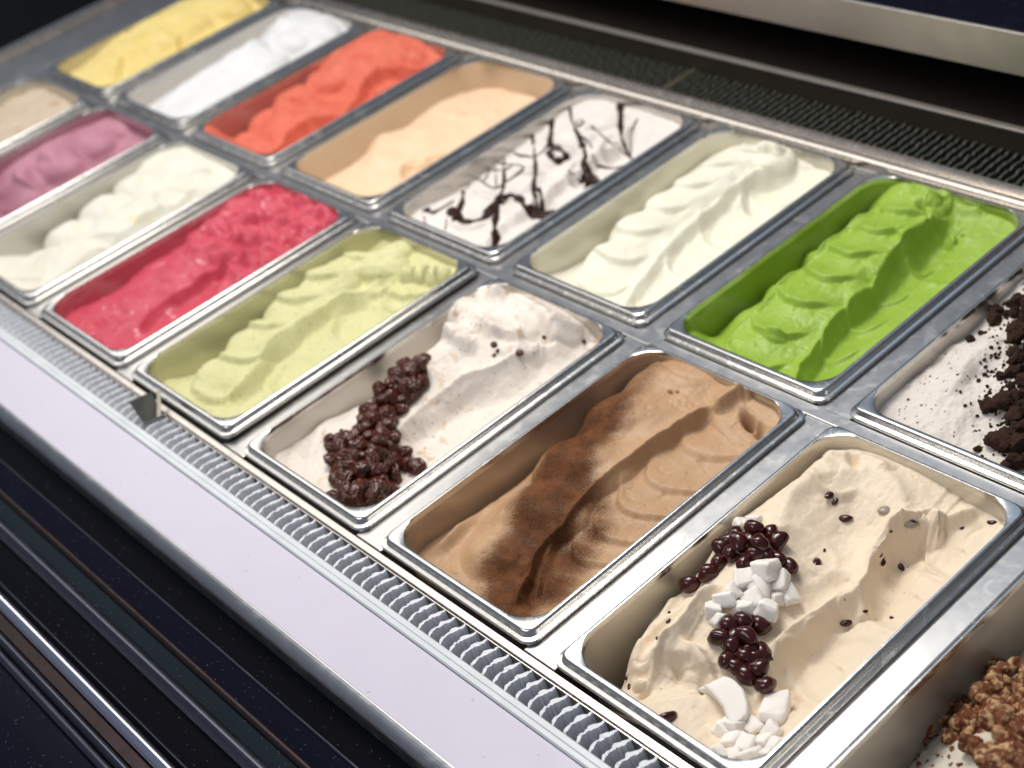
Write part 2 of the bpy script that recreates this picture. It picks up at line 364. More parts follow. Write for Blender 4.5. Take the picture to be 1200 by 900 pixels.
    def blob(s, p, rx, ry, ang, h, z=None, pw=2.2, rough=.0):
        q = s.pt(p, z) if z is not None else np.array([*s.onsurf(p[0], p[1]), 0]); a = math.radians(ang)
        u = (s.X-q[0])*math.cos(a)+(s.Y-q[1])*math.sin(a); v = -(s.X-q[0])*math.sin(a)+(s.Y-q[1])*math.cos(a)
        r = np.sqrt((u/rx)**2+(v/ry)**2); 
        if rough: r = r+rough*fbm(s.X, s.Y, 12, s.seed+int(p[0]), 4)
        s.H = s.H+h*np.clip(1-np.clip(r, 0, 1)**pw, 0, 1)**.7
    def noise(s, amp, sc_=6, octv=4, gain=.5, aniso=None, seed=0):
        X, Y = s.X, s.Y
        if aniso: a = math.radians(aniso[0]); u = X*math.cos(a)+Y*math.sin(a); v = -X*math.sin(a)+Y*math.cos(a); X, Y = u, v*aniso[1]
        s.H = s.H+amp*fbm(X, Y, sc_, s.seed+11+seed, octv, gain)
    def warp(s, amp, sc_):
        s.DX = s.DX+amp*fbm(s.X, s.Y, sc_, s.seed+40, 3); s.DY = s.DY+amp*fbm(s.X, s.Y, sc_, s.seed+50, 3)
    def walld(s):
        qx = np.abs(s.X-(INR[0]+INR[1])/2)-((INR[1]-INR[0])/2+.001-IN_R); qy = np.abs(s.Y-(INR[2]+INR[3])/2)-((INR[3]-INR[2])/2+.001-IN_R)
        return IN_R-(np.hypot(np.maximum(qx, 0), np.maximum(qy, 0))+np.minimum(np.maximum(qx, qy), 0))
    def finish(s, name, mat, label, cat='ice cream', dust=None, cap=3.0, cap0=-.015, parent=None, group=None, streak=.0022, pits=.018):
        s.H = s.H+streak*fbm(s.X, s.Y*.22, 30, s.seed+61, 3, .6)+pits*np.minimum(0, fbm(s.X, s.Y, 26, s.seed+62, 3, .6)+.28)*.5
        d = s.walld(); s.H = np.minimum(s.H, cap0+cap*np.maximum(d, 0))
        m = sstep(0, .05, d); X = s.X+s.DX*m; Y = s.Y+s.DY*m
        nx, ny = s.X.shape; V = np.stack([X, Y, s.H], -1).reshape(-1, 3); idx = np.arange(nx*ny).reshape(nx, ny)
        ok = d > -.004; qok = ok[:-1, :-1] & ok[1:, :-1] & ok[1:, 1:] & ok[:-1, 1:]
        Q = np.stack([idx[:-1, :-1], idx[1:, :-1], idx[1:, 1:], idx[:-1, 1:]], -1)[qok]
        used = np.unique(Q); rm = np.full(nx*ny, -1); rm[used] = np.arange(len(used))
        me = gridmesh(name, V[used], rm[Q])
        if dust is not None:
            at = me.attributes.new('dust', 'FLOAT', 'POINT'); at.data.foreach_set('value', dust.ravel()[used].astype(np.float32))
        o = link(name, me, mat, parent, (s.x0, s.y0, 0)); tag(o, label, cat, group); s.obj = o; return o
    def maskpts(s, pts, soft=.06):
        """mask of discs (px, py, radius in pan widths)"""
        m = np.zeros_like(s.X)
        for p in pts:
            x, y = s.onsurf(p[0], p[1]); r = np.hypot(s.X-x, s.Y-y); m = np.maximum(m, sstep(p[2]+soft, p[2]-soft, r))
        return m
#TUBS

# ------------------------------------------------------------------ serving counter
X0, X1 = -3.98, 7.2
counter = empty('display_cabinet', (0, 0, -.05), 'stainless steel gelato display counter holding two rows of pans', 'display counter')
cz = .05
def cpart(name, me, m, parent=counter):
    o = link(name, me, m, parent); o.location = (0, 0, cz*S) if parent is counter else (0, 0, 0); return o
for col in range(-3, 7):
    x = col*GX
    for row in (0, 1):
        y0 = RY if row else 0.0; a = 0.0 if not row else y0-.07
        cpart('cross_bar', boxmesh('cross_bar', x-.1157-.03, x+.03, (-.002 if not row else 1.700), (1.680 if not row else 3.383), -.09, -.054, .004), M_deck)
cpart('long_bar', boxmesh('long_bar', X0, X1, 1.6585, 1.7245, -.10, -.047, .004), M_deck)
cpart('long_bar', boxmesh('long_bar', X0, X1, -.040, -.004, -.12, -.056, .004), M_rail)
cpart('end_plate', boxmesh('end_plate', X0, -3*GX-.150, -.002, 3.383, -.10, -.050, .006), M_deck)
cpart('end_rail', extrude_x('end_rail', [(-.05, -.3), (-.05, .0), (3.52, .0), (3.52, -.3)], X0-.10, X0+.0), M_rail)
cpart('long_bar', boxmesh('long_bar', X0, X1, 3.3785, 3.386, -.10, -.046, .003), M_deck)
yb = 3.385
cpart('rear_rail', extrude_x('rear_rail', [(yb, -.1), (yb, .004), (yb+.012, .014), (yb+.035, .014), (yb+.045, .004), (yb+.05, -.012), (yb+.085, -.012), (yb+.092, .002), (yb+.10, .012), (yb+.128, .012), (yb+.136, .002), (yb+.138, -.1)], X0, X1), M_rail)

M_night = plain('dark_room', (.006, .006, .010), .8)
tag(link('floor', boxmesh('floor', -30, 30, -30, 40, -4.7, -4.6), M_night), kind='structure')
tag(link('back_wall', boxmesh('back_wall', -30, 30, 12, 12.3, -4.6, 6), M_night), kind='structure')
cpart('end_side', boxmesh('end_side', X0-.45, X0-.11, -.6, 5.2, -3, -.25), M_night)
# front air outlet with its wavy fins
M_fin = plain('fin_aluminium', (.74, .75, .79), .5, .0, .0004, 300)
M_dark = plain('dark_duct', (.02, .02, .022), .6)
M_darkfin = plain('dark_fin', (.055, .058, .045), .55, .0, .0004, 300)
cpart('outlet_floor', boxmesh('outlet_floor', X0, X1, -.20, -.045, -.19, -.17), M_dark)
def fin_me(name, y0, y1, dep, A, ph, th, per, top, m, seg=16, rag=.0, seed=0, lean=0.0, leaf=0.0):
    V = []; F = []; r = random.Random(seed)
    for k in range(seg+1):
        t = k/seg; y = y0+(y1-y0)*t; x = A*math.sin(2*math.pi*per*t+ph)+rag*r.uniform(-1, 1); zt = top+rag*r.uniform(-1, 1)
        wl_ = th/2+leaf*(math.exp(-((t-.72)/.15)**2)+.35*math.exp(-((t-.25)/.12)**2)); V += [(x-wl_, y, zt-.45*(wl_-th/2)), (x+th/2, y, zt), (x+th/2+lean, y, zt-dep), (x-th/2+lean, y, zt-dep)]
    for k in range(seg):
        for a in range(4):
            b = (a+1) % 4; F.append((k*4+a, k*4+b, (k+1)*4+b, (k+1)*4+a))
    F += [(0, 1, 2, 3), (seg*4+3, seg*4+2, seg*4+1, seg*4)]
    me = mesh(name, V, F, True); me.polygons.foreach_set('use_smooth', [False]*len(me.polygons))
    bm = bmesh.new(); bm.from_mesh(me); bmesh.ops.recalc_face_normals(bm, faces=bm.faces); bm.to_mesh(me); bm.free(); me.materials.append(m); return me
grille = cpart('air_outlet', boxmesh('air_outlet', X0, X1, -.046, -.042, -.17, -.066), M_rail)
fm = [fin_me('fin', -.193, -.048, .060, .010, 2.2, .008, 1.0, -.066, M_fin, 20, .0026, k, .014, .032) for k in range(8)]
pitch = .0655; n = int((5.3-X0)/pitch)
for k in range(n):
    o = link('fin', fm[k % 8], None, grille); o.location = ((X0+.05+k*pitch)*S, 0, 0)
# rear air inlet
inlet = cpart('air_inlet', boxmesh('air_inlet', X0, X1, 3.524, 3.843, -.17, -.13), M_dark)
fr = [fin_me('fin', 3.53, 3.84, .08, .003, (0 if k % 2 else math.pi), .012, 3.5, -.03, M_darkfin, 14, .004, k) for k in range(6)]
for k in range(int((4.4-X0)/.05)):
    o = link('fin', fr[k % 6], None, inlet); o.location = ((X0+.05+k*.05)*S, 0, 0)
cpart('inlet_joint', boxmesh('inlet_joint', 1.56, 1.60, 3.53, 3.842, -.06, -.018, .004), plain('joint', (.12, .11, .08), .4, .6))
# white rail, white ledge and its rolled edge
M_wrail = plain('white_rail', (.60, .63, .65), .35, .0, .0001, 300)
cpart('front_rail', extrude_x('front_rail', [(-.252, -.09), (-.252, -.028), (-.246, -.022), (-.228, -.022), (-.225, -.026), (-.222, -.022), (-.20, -.022), (-.194, -.030), (-.194, -.14), (-.2, -.14), (-.2, -.09)], X0, X1), M_wrail)
M_ledge = plain('white_ledge', (.56, .53, .62), .42, mot=.15, spec=.35)
nt = M_ledge.node_tree; p = nt.nodes['Principled BSDF']; v = coords(nt); old = p.inputs['Base Color'].links[0].from_socket
c1_ = mixc(nt, ramp(nt, noise(nt, v, 9, 6, .7, 1.5), [(.60, 0), (.72, .35)]), old, (.58, .50, .58)); c2_ = mixc(nt, ramp(nt, noise(nt, v, 130, 2, .4), [(.72, 0), (.76, .7)]), c1_, (.42, .36, .36)); nt.links.new(c2_, p.inputs['Base Color'])
rg = N(nt, 'ShaderNodeMapRange'); nt.links.new(noise(nt, coords(nt, (.3, 1, 1)), 30, 5, .65, 1), rg.inputs[0]); rg.inputs['To Min'].default_value = .25; rg.inputs['To Max'].default_value = .55; nt.links.new(rg.outputs[0], p.inputs['Roughness'])
cpart('ledge', extrude_x('ledge', [(-.540, -.10), (-.540, -.032), (-.256, -.032), (-.256, -.10)], X0, X1), M_ledge)
M_edge = steel('worn_edge_steel', (.50, .50, .51), .35, 1.5, (1, 1, 1))
pr = [(-.541, -.033)]+[(-.541-.055*math.sin(a), -.033-.055*(1-math.cos(a))) for a in np.linspace(.1, math.pi/2, 8)]+[(-.596, -.16), (-.541, -.16)]
cpart('ledge_edge', extrude_x('ledge_edge', pr, X0, X1), M_edge)

# dark glossy front under the ledge, stepping down and out
def gloss(name, col, rough, speck=0.0):
    m, nt, p = newmat(name); v = coords(nt); p.inputs['Base Color'].default_value = (*col, 1); p.inputs['Roughness'].default_value = rough
    p.inputs['Specular IOR Level'].default_value = .10
    if speck:
        vo = N(nt, 'ShaderNodeTexVoronoi'); nt.links.new(v, vo.inputs['Vector']); vo.inputs['Scale'].default_value = 900
        sep = N(nt, 'ShaderNodeSeparateColor'); nt.links.new(vo.outputs['Color'], sep.inputs[0])
        a = ramp(nt, vo.outputs['Distance'], [(.15, 1), (.3, 0)]); b = ramp(nt, sep.outputs[0], [(1-speck, 0), (1-speck+.01, 1)])
        mu = N(nt, 'ShaderNodeMath', op='MULTIPLY'); nt.links.new(a, mu.inputs[0]); nt.links.new(b, mu.inputs[1])
        nt.links.new(mixc(nt, mu.outputs[0], col, (.35, .35, .4)), p.inputs['Base Color'])
    bump(nt, p, noise(nt, v, 300, 3), .00005, .5); return m
M_black = gloss('black_gloss', (.002, .002, .004), .3, .02)
M_navy = gloss('navy_gloss', (.003, .003, .010), .3, .03)
M_teal = gloss('teal_glass', (.003, .009, .014), .3, .02)
M_chrome = steel('chrome_trim', (.62, .62, .72), .14, .6)
M_bronze = steel('bronze_trim', (.085, .060, .058), .38, .8)
M_slate = steel('slate_trim', (.10, .105, .13), .33, .6)
def strip(name, y0, z0, y1, z1, m, th=.03, bulge=0.0):
    k = 8; top = []
    for i in range(k+1):
        t = i/k; top.append((y0+(y1-y0)*t, z0+(z1-z0)*t+bulge*math.sin(math.pi*t)))
    prof = top+[(y1, z1-th), (y0, z0-th)]
    me = extrude_x(name, prof, X0, 6.5)
    return cpart(name, me, m)
def ya(Y, z): return Y-(Y+2.035)*(-z)/4.09*-1 if False else Y+(CP[1]-Y)*(z/CP[2])   # y at depth z seen over Y on the counter plane
steps = [('front_panel', -.60, -.775, M_black, -.16, -.20, .0), ('trim_strip', -.775, -.787, M_slate, -.196, -.200, .004), ('front_panel', -.787, -.885, M_navy, -.205, -.225, .0),
         ('trim_strip', -.885, -.915, M_bronze, -.215, -.225, .010), ('front_panel', -.915, -.985, M_teal, -.235, -.24, .0), ('trim_tube', -.985, -1.055, M_slate, -.235, -.25, .028),
         ('front_panel', -1.055, -1.19, M_black, -.27, -.29, .0), ('trim_strip', -1.19, -1.200, M_slate, -.283, -.288, .006), ('trim_tube', -1.215, -1.275, M_chrome, -.288, -.295, .028), ('trim_strip', -1.285, -1.33, M_bronze, -.31, -.312, .0),
         ('trim_tube', -1.335, -1.375, M_slate, -.315, -.32, .02), ('trim_strip', -1.385, -1.42, M_slate, -.325, -.33, .01), ('front_panel', -1.43, -2.3, M_navy, -.34, -.42, .03)]
for nm, a, b, m, za, zb, bl in steps: strip(nm, ya(a, za), za, ya(b, zb), zb, m, .04, bl)

# riser behind the inlet, dark recess and the shelf above it
cpart('riser', boxmesh('riser', X0, X1, 3.845, 3.875, -.06, .085), plain('riser_bronze', (.06, .05, .036), .45, .5))
cpart('riser_cap', boxmesh('riser_cap', X0, X1, 3.832, 3.875, .087, .102, .004), plain('riser_cap', (.42, .39, .35), .35, .7))
cpart('recess_floor', boxmesh('recess_floor', X0, X1, 3.877, 5.2, -.02, .01), plain('recess', (.018, .014, .010), .5, 0, .002, 60))
cpart('recess_back', boxmesh('recess_back', X0, X1, 5.2, 5.25, -.02, 1.4), M_dark)
shelf = cpart('shelf', boxmesh('shelf', -3, 9, 3.975, 5.2, .335, .352), M_dark)
M_shelf = steel('shelf_steel', (.52, .48, .43), .42, 1.2)
sf = link('shelf_front', boxmesh('shelf_front', -3, 9, 3.95, 3.974, .335, .565, .006), M_shelf, shelf)
st = link('shelf_top', boxmesh('shelf_top', -3, 9, 3.975, 5.2, .53, .545), M_navy, shelf)

# metal clip standing on the outlet
M_clip = steel('clip_steel', (.26, .25, .20), .4, 1.0)
a, b = un(168, 496, -.06), un(192, 486, -.06); 
bm = bmesh.new()
def slab(P, t):
    P = [Vector(map(float, p)) for p in P]; n = (P[1]-P[0]).cross(P[3]-P[0]).normalized()*t
    vs = [bm.verts.new((p+n)*S) for p in P]+[bm.verts.new((p-n)*S) for p in P]
    for f in ((0, 1, 2, 3), (7, 6, 5, 4), (0, 4, 5, 1), (1, 5, 6, 2), (2, 6, 7, 3), (3, 7, 4, 0)): bm.faces.new([vs[i] for i in f])
tl, tr = un(151, 471, .05), un(177, 459, .05)
slab((a, b, tr, tl), .003)
me = bpy.data.meshes.new('clip'); bm.to_mesh(me); bm.free(); 
clip = tag(link('label_clip', me, M_clip), 'small bent dark metal clip standing over the front fins by the pale green pan', 'clip')
bm = bmesh.new()
q0, q1 = un(184, 489, -.02), un(189, 487, -.02); q2, q3 = un(188, 456, .012), un(184, 457, .012); q4, q5 = un(185, 451, -.02), un(189, 450, -.02)
slab((q0, q1, q2, q3), .002)
me = bpy.data.meshes.new('hook'); bm.to_mesh(me); bm.free(); link('hook', me, M_clip, clip)

# ------------------------------------------------------------------ pans: (column, row) -> wall residue with painted-in reflections of the ice cream, label, small shift
PANS = {
 (5, 0): ((.52, .44, .34), .5, 'steel pan at the lower right corner holding the walnut ice cream'),
 (4, 0): ((.62, .57, .46), .55, 'steel pan holding the cream ice cream topped with red beans and white cubes'),
 (3, 0): ((.34, .20, .09), .55, 'steel pan holding the cocoa dusted chocolate ice cream'),
 (2, 0): ((.60, .56, .50), .5, 'steel pan holding the ice cream topped with raisins'),
 (1, 0): ((.50, .50, .24), .50, 'steel pan holding the pale pistachio green ice cream'),
 (0, 0): ((.45, .04, .08), .90, 'steel pan holding the crimson berry sorbet'),
 (-1, 0): ((.5, .5, .42), .25, 'steel pan holding the plain cream white ice cream in the front row'),
 (-2, 0): ((.30, .07, .13), .8, 'steel pan holding the mauve purple ice cream'),
 (-3, 0): ((.5, .45, .35), .5, 'steel pan cut by the left edge holding the beige ice cream'),
 (4, 1): ((.6, .55, .5), .4, 'steel pan holding the ice cream topped with dark cookie crumbs'),
 (3, 1): ((.26, .36, .045), 1.0, 'steel pan holding the bright green ice cream'),
 (2, 1): ((.6, .57, .42), .35, 'steel pan holding the pale yellow vanilla ice cream'),
 (1, 1): ((.5, .45, .4), .35, 'steel pan holding the white ice cream with chocolate drizzle'),
 (0, 1): ((.60, .42, .25), .45, 'steel pan holding the peach coloured ice cream'),
 (-1, 1): ((.42, .12, .09), .9, 'steel pan holding the coral red sorbet'),
 (-2, 1): ((.5, .45, .4), .4, 'steel pan holding the snow white ice cream in the back row'),
 (-3, 1): ((.5, .42, .12), .3, 'steel pan holding the yellow ice cream')}
for (c_, r_), (film_reflect, amt, lab) in PANS.items():
    x0, y0 = pan_origin(c_, r_)
    p = empty('gelato_pan', (x0, y0, 0), lab, 'pan', 'steel gelato pans in the counter')
    link('rim', rim_me, None, p)
    bme = basin_me.copy(); link('basin', bme, basin_mat('wall_film_reflect', film_reflect, amt), p)
    if (c_, r_) in ((4, 0), (3, 0), (2, 0), (1, 0)): link('stamp', stamp_me, None, p)
    if (c_, r_) == (1, 0): p.rotation_euler = (0, math.radians(-.6), 0); p.location.z += .0012

# ------------------------------------------------------------------ the ice creams
# chocolate with cocoa
t = Tub(3, 0, 250, 420)
t.base([(492, 649, 'L'), ('xy', .055, .35, -.20), ('xy', .06, .6, -.24), ('xy', .06, .85, -.26), ('xy', .06, 1.1, -.24), ('xy', .08, 1.35, -.18), (778, 418, -.06),
        (600, 720, -.10), (640, 715, -.10), (700, 672, -.12), (760, 622, -.12), (820, 573, -.12), (880, 528, -.10), (905, 490, -.06), (860, 450, -.04), (820, 430, -.05), (550, 680, -.20),
        (560, 640, -.16), (620, 590, -.11), (690, 520, -.09), (760, 460, -.07)])
t.cliff([(598, 700), (602, 672), (615, 649), (632, 620), (655, 602), (676, 579), (700, 558), (730, 536), (760, 514), (780, 502), (796, 490), (816, 478), (834, 469)], .085, .03, .55, .05, z=-.02, lip=.028)
t.ridge([(834, 472), (850, 466), (870, 458), (884, 459)], .07, .05, .03, .02, z=-.02, fade=.03)
t.bulbs([(560, 665, -.15, .17, .16, 50, .07), (592, 632, -.085, .21, .19, 60, .10), (636, 582, -.035, .24, .20, 60, .12), (682, 528, .0, .25, .21, 62, .13), (738, 474, .01, .25, .20, 60, .12), (788, 438, .0, .24, .18, 45, .09)], .02)
t.lobes([(560, 675), (590, 632), (636, 582), (682, 528), (738, 474), (790, 440)], .22, .15, [-.05, .17, .37, .57, .79, 1.05], .030, .08, .9, z=-.02, rise=.3)
t.ridge([(575, 640), (590, 650), (612, 650)], .015, .03, .03, 0, z=-.06, fade=.05)
t.lobes([(640, 690), (690, 640), (740, 590), (790, 545), (845, 500), (890, 480)], .13, .24, [-.05, .14, .26, .37, .5, .64, .82, 1.05], .030, .13, .6, z=-.1, rise=.22)
t.ridge([(622, 695), (628, 668), (640, 640), (648, 625)], .035, .02, .02, 0, z=-.08, fade=.05)
t.ridge([(498, 650), (530, 628), (560, 600), (600, 565), (640, 530), (655, 505), (690, 480)], .03, .02, .03, 0, z=-.14, fade=.1)
t.ridge([(512, 655), (535, 640), (560, 615)], .03, .02, .03, 0, z=-.18, fade=.1)
t.dish((876, 492), .022, .05, 60, .13); t.dish((889, 506), .02, .035, 40, .06)
t.dish((786, 459), .014, .008, 0, .03); t.dish((794, 459), .008, .006, 0, .03)
t.ridge([(800, 440), (808, 434), (818, 432)], .03, .02, .02)
t.noise(.006, 4, 3); t.noise(.0010, 34, 3)
dA, aA, TA = t.sd(t.curve([(592, 705), (604, 665), (625, 618), (650, 575), (682, 522), (716, 476), (752, 436)], -.03, jit=0))
dust = sstep(.26, .07, np.abs(dA-.02+.05*fbm(t.X, t.Y, 5, 91, 3)))*(1-.35*sstep(.75, 1.0, aA/TA))
dust = np.maximum(dust, t.maskpts([(640, 690, .15), (668, 655, .13), (698, 622, .09), (700, 595, .07), (612, 705, .10)], .12))
dust = np.maximum(dust, .35*t.maskpts([(770, 430, .14), (750, 460, .22), (725, 600, .18), (570, 615, .10)], .12))
M_choc = ice_mat('chocolate_gelato', (.53, .33, .185), (.47, .29, .16), .40, .12, None, .7, None, True, spec=.35)
t.finish('chocolate_gelato', M_choc, 'light brown chocolate ice cream with folded ridges dusted with dark cocoa powder', dust=np.clip(dust, 0, 1)*.72); T_choc = t

# cream ice cream under the beans and cubes
t = Tub(4, 0, 260, 430)
t.base([(715, 793, -.26), (955, 537, -.12), (975, 530, -.10), (1010, 528, -.09), (1080, 552, -.08), (1160, 592, -.08), (1175, 610, -.08),
        (757, 722, -.24), (770, 735, -.17), (800, 690, -.17), (820, 660, -.12), (760, 780, -.16), (740, 800, -.20), (800, 760, -.10), (860, 700, -.04), (840, 740, -.06), (845, 640, -.08), (900, 600, -.05), (935, 577, -.04), (965, 552, -.03), (900, 660, -.02),
        (960, 620, -.05), (1040, 590, -.05), (780, 840, -.14), (850, 880, -.13), (910, 860, -.13), (830, 850, -.16), (860, 860, -.17), (960, 790, -.14), (1020, 735, -.13), (1080, 680, -.12), (1150, 630, -.10), (940, 750, -.17), (1000, 720, -.16), (1050, 650, -.16)], .0008)
t.dish((985, 608), .20, .26, 0, .085, .018); t.dish((935, 650), .13, .14, 0, .035, .008); t.dish((1010, 560), .12, .10, 20, .02)
t.cliff([(880, 800), (895, 770), (908, 744), (917, 727), (933, 714), (965, 696), (985, 680), (1006, 672), (1013, 660), (1018, 631), (1032, 610), (1060, 599), (1083, 592), (1102, 598)], .105, .060, .30, .03, z=-.03, lip=.030, fade=.07)
t.ridge([(1020, 640), (1035, 612), (1060, 603), (1085, 604), (1104, 606)], .05, .05, .03, .04, z=-.04, fade=.05, jit=.006)
t.ridge([(1085, 600), (1108, 598), (1128, 592), (1148, 588)], .045, .03, .025, .01, z=-.05, fade=.05)
t.ridge([(903, 750), (925, 722), (955, 700), (985, 684), (1006, 670), (1016, 640), (1030, 614), (1058, 602), (1080, 596)], .040, .032, .026, 0, z=-.01, fade=.04)
t.ridge([(1012, 690), (1006, 712), (985, 722), (960, 722), (940, 735)], .018, .03, .02, 0, z=-.10, fade=.04)
t.blob((1000, 690), .065, .05, 20, .045, z=-.05, rough=.5); t.blob((1052, 606), .09, .05, 15, .03, z=-.03, rough=.5); t.blob((1090, 608), .06, .04, -15, .04, z=-.05, rough=.5)
t.ridge([(930, 740), (915, 760), (905, 785)], .02, .02, .03, 0, z=-.10, fade=.04); t.ridge([(960, 722), (935, 755), (920, 790)], .016, .03, .03, 0, z=-.12, fade=.05)
t.ridge([(815, 702), (795, 722), (770, 742), (748, 770), (736, 796)], .022, .02, .02, 0, z=-.13, fade=.05); t.ridge([(845, 700), (825, 730), (800, 752), (775, 775)], .016, .03, .02, 0, z=-.09, fade=.05)
t.dish((968, 545), .05, .04, 0, -.02, 0); t.ridge([(965, 540), (985, 537), (1010, 540), (1035, 552), (1040, 560)], .028, .03, .03, 0, z=-.06, fade=.04)
t.dish((1000, 541), .055, .022, -35, .045); t.ridge([(966, 552), (950, 566), (935, 577), (918, 592), (905, 604)], .03, .04, .03, 0, z=-.05)
t.scoop((1075, 690), .20, .28, 60, .028, .012, 190, -.12); t.scoop((985, 775), .17, .25, 60, .026, .012, 190, -.13); t.scoop((1130, 640), .15, .20, 60, .026, .012, 190, -.1)
t.ridge([(836, 695), (826, 713), (793, 744), (763, 767), (750, 792)], .075, .035, .05, 0, z=-.08)
t.ridge([(800, 700), (775, 735), (750, 765), (728, 795)], .055, .03, .03, 0, z=-.16)
t.cliff([(838, 690), (822, 716), (795, 742), (768, 765), (752, 792)], .05, .018, .10, .02, z=-.08, lip=.014, fade=.06)
t.cliff([(800, 760), (815, 768), (832, 786), (836, 806)], .045, .016, .08, .0, z=-.10, lip=.010, fade=.05, side=-1)
t.cliff([(948, 560), (965, 575), (985, 580), (1005, 572)], .03, .014, .08, 0, z=-.04, lip=.008, fade=.05)
t.blob((765, 704), .075, .05, 30, .06, z=-.2); t.dish((766, 712), .02, .012, 10, .02)
t.ridge([(780, 775), (792, 771), (815, 773), (830, 790)], .035, .05, .02, 0, z=-.1, fade=.03); t.dish((795, 788), .04, .025, -45, .04); t.dish((822, 806), .03, .015, -50, .03)
t.blob((750, 806), .035, .03, 0, .04, rough=.5); t.dish((755, 814), .03, .015, 60, .04)
t.ridge([(845, 690), (838, 705), (828, 722)], .03, .04, .02, 0, z=-.06)
t.cliff([(1123, 660), (1130, 640), (1150, 626), (1165, 632)], .03, .025, .1, 0, z=-.12, fade=.04, side=-1)
t.ridge([(940, 760), (970, 740), (1010, 740), (1040, 760)], .012, .08, .03, 0, z=-.15)
t.dish((1070, 632), .10, .08, 20, .03, .004)
t.dish((1065, 628), .045, .03, -10, .02, .01)
t.drop([(690, 830), (716, 792), (738, 758), (752, 728), (762, 700), (785, 692), (808, 678), (835, 655), (845, 638), (870, 616), (900, 598), (935, 576), (962, 553), (966, 535)], .36, .09, z=-.10)
t.noise(.009, 4, 4); t.noise(.004, 13, 3, .6); t.noise(.0010, 44, 3)
M_mochi = ice_mat('cream_gelato', (.86, .73, .56), (.83, .69, .52), .42, .3, [((.10, .05, .04), 170, .16, .05)], 1.0)
t.finish('cream_gelato', M_mochi, 'cream coloured ice cream with a folded ridge and dark bean bits in its surface'); T_mo = t

# raisin ice cream
t = Tub(2, 0, 250, 420)
t.base([(321, 533, 'L'), ('xy', .055, .35, -.17), ('xy', .055, .6, -.18), ('xy', .06, .9, -.20), ('xy', .06, 1.2, -.20), (370, 510, -.14), (410, 490, -.12), (460, 450, -.09), (500, 415, -.05), (530, 390, -.01), (400, 590, -.12), (375, 575, -.14), (440, 585, -.14), (480, 560, -.14), (540, 515, -.13), (600, 468, -.12), (660, 422, -.10), (695, 385, -.08),
        (340, 540, -.16), (400, 500, -.12), (420, 530, -.15), (450, 480, -.10), (470, 440, -.09), (540, 480, -.13), (560, 400, .02), (590, 370, .04), (640, 360, -.01), (670, 370, -.03), (620, 345, -.03), (520, 480, -.14)], .001)
t.cliff([(415, 570), (435, 525), (455, 492), (480, 474), (502, 456), (536, 442), (570, 432), (594, 422), (609, 410), (615, 388)], .085, .075, .14, .01, z=-.02, lip=.022, fade=.08, jit=.006)
t.ridge([(455, 492), (480, 474), (510, 456), (540, 444), (575, 432)], .03, .07, .03, 0, z=-.02)
t.ridge([(553, 350), (555, 368), (570, 382), (590, 392), (612, 388)], .05, .05, .04, .02, z=.03, fade=.05, jit=.006)
t.bulbs([(640, 372, .0, .20, .13, 10, .09), (600, 362, .045, .20, .13, 0, .10), (560, 362, .06, .14, .11, 20, .10), (545, 352, .07, .085, .075, 0, .06), (575, 345, .06, .15, .07, -10, .06), (545, 398, .01, .15, .12, 40, .09), (590, 402, .01, .17, .08, 40, .08)], .006)
t.ridge([(570, 352), (600, 345), (635, 362), (648, 385), (620, 392)], .055, .05, .04, 0, z=.04, fade=.06)
t.ridge([(648, 378), (668, 380), (690, 374)], .05, .04, .03, 0, z=.0, fade=.04)
t.ridge([(520, 375), (528, 395), (545, 408), (560, 410)], .045, .035, .03, 0, z=.0, fade=.05); t.blob((526, 378), .05, .04, 0, .05, z=-.03)
t.dish((500, 415), .09, .10, 0, .03); t.blob((545, 390), .12, .10, 30, .03, z=0, rough=.3)
t.dish((585, 388), .05, .03, 20, .05); t.dish((440, 460), .10, .22, -25, .035)
t.ridge([(355, 555), (362, 535), (375, 505), (395, 480)], .02, .04, .03, 0, z=-.13)
t.drop([(315, 545), (330, 512), (357, 497), (390, 474), (417, 463), (445, 439), (475, 421), (498, 403), (514, 388), (522, 368), (545, 350)], .08, .08, z=-.1)
t.noise(.012, 4, 4, .5); t.noise(.006, 14, 4, .6); t.noise(.0014, 40, 3)
M_rum = ice_mat('raisin_gelato', (.80, .73, .66), (.76, .68, .59), .42, .32, [((.32, .18, .10), 220, .22, .16), ((.10, .04, .03), 95, .12, .12)], 1.1, [((.66, .50, .36), 40, .60)])
t.finish('raisin_gelato', M_rum, 'off white ice cream heaped high at the back with small brown flecks'); T_rum = t

# bright green
t = Tub(3, 1, 250, 400)
t.base([(815, 385, 'L'), ('xy', .06, .3, -.22), ('xy', .06, .6, -.27), ('xy', .06, .9, -.28), ('xy', .06, 1.2, -.26), ('xy', .08, 1.45, -.18), (1050, 216, -.08), (830, 400, -.15), (880, 430, -.12), (940, 442, -.12), (1000, 408, -.12), (1060, 362, -.12), (1120, 318, -.11), (1180, 272, -.08), (1185, 250, -.05), (1140, 228, -.03),
        (865, 370, -.15), (900, 340, -.14), (945, 300, -.14), (990, 268, -.13), (1030, 240, -.11), (900, 395, -.13), (960, 340, -.11), (1020, 290, -.10), (1060, 250, -.08), (1085, 228, -.04), (1000, 375, -.13), (1060, 325, -.13), (1120, 285, -.10)], .0008)
t.cliff([(925, 440), (931, 412), (947, 390), (967, 363), (990, 340), (1010, 323), (1027, 310), (1040, 290), (1067, 268), (1087, 253), (1115, 246)], .12, .035, .35, .05, z=.0, lip=.022, fade=.07)
t.cliff([(850, 410), (858, 385), (897, 357), (925, 325), (945, 303), (985, 272), (1015, 250)], .055, .03, .16, .0, z=-.06, lip=.020, fade=.08, side=-1)
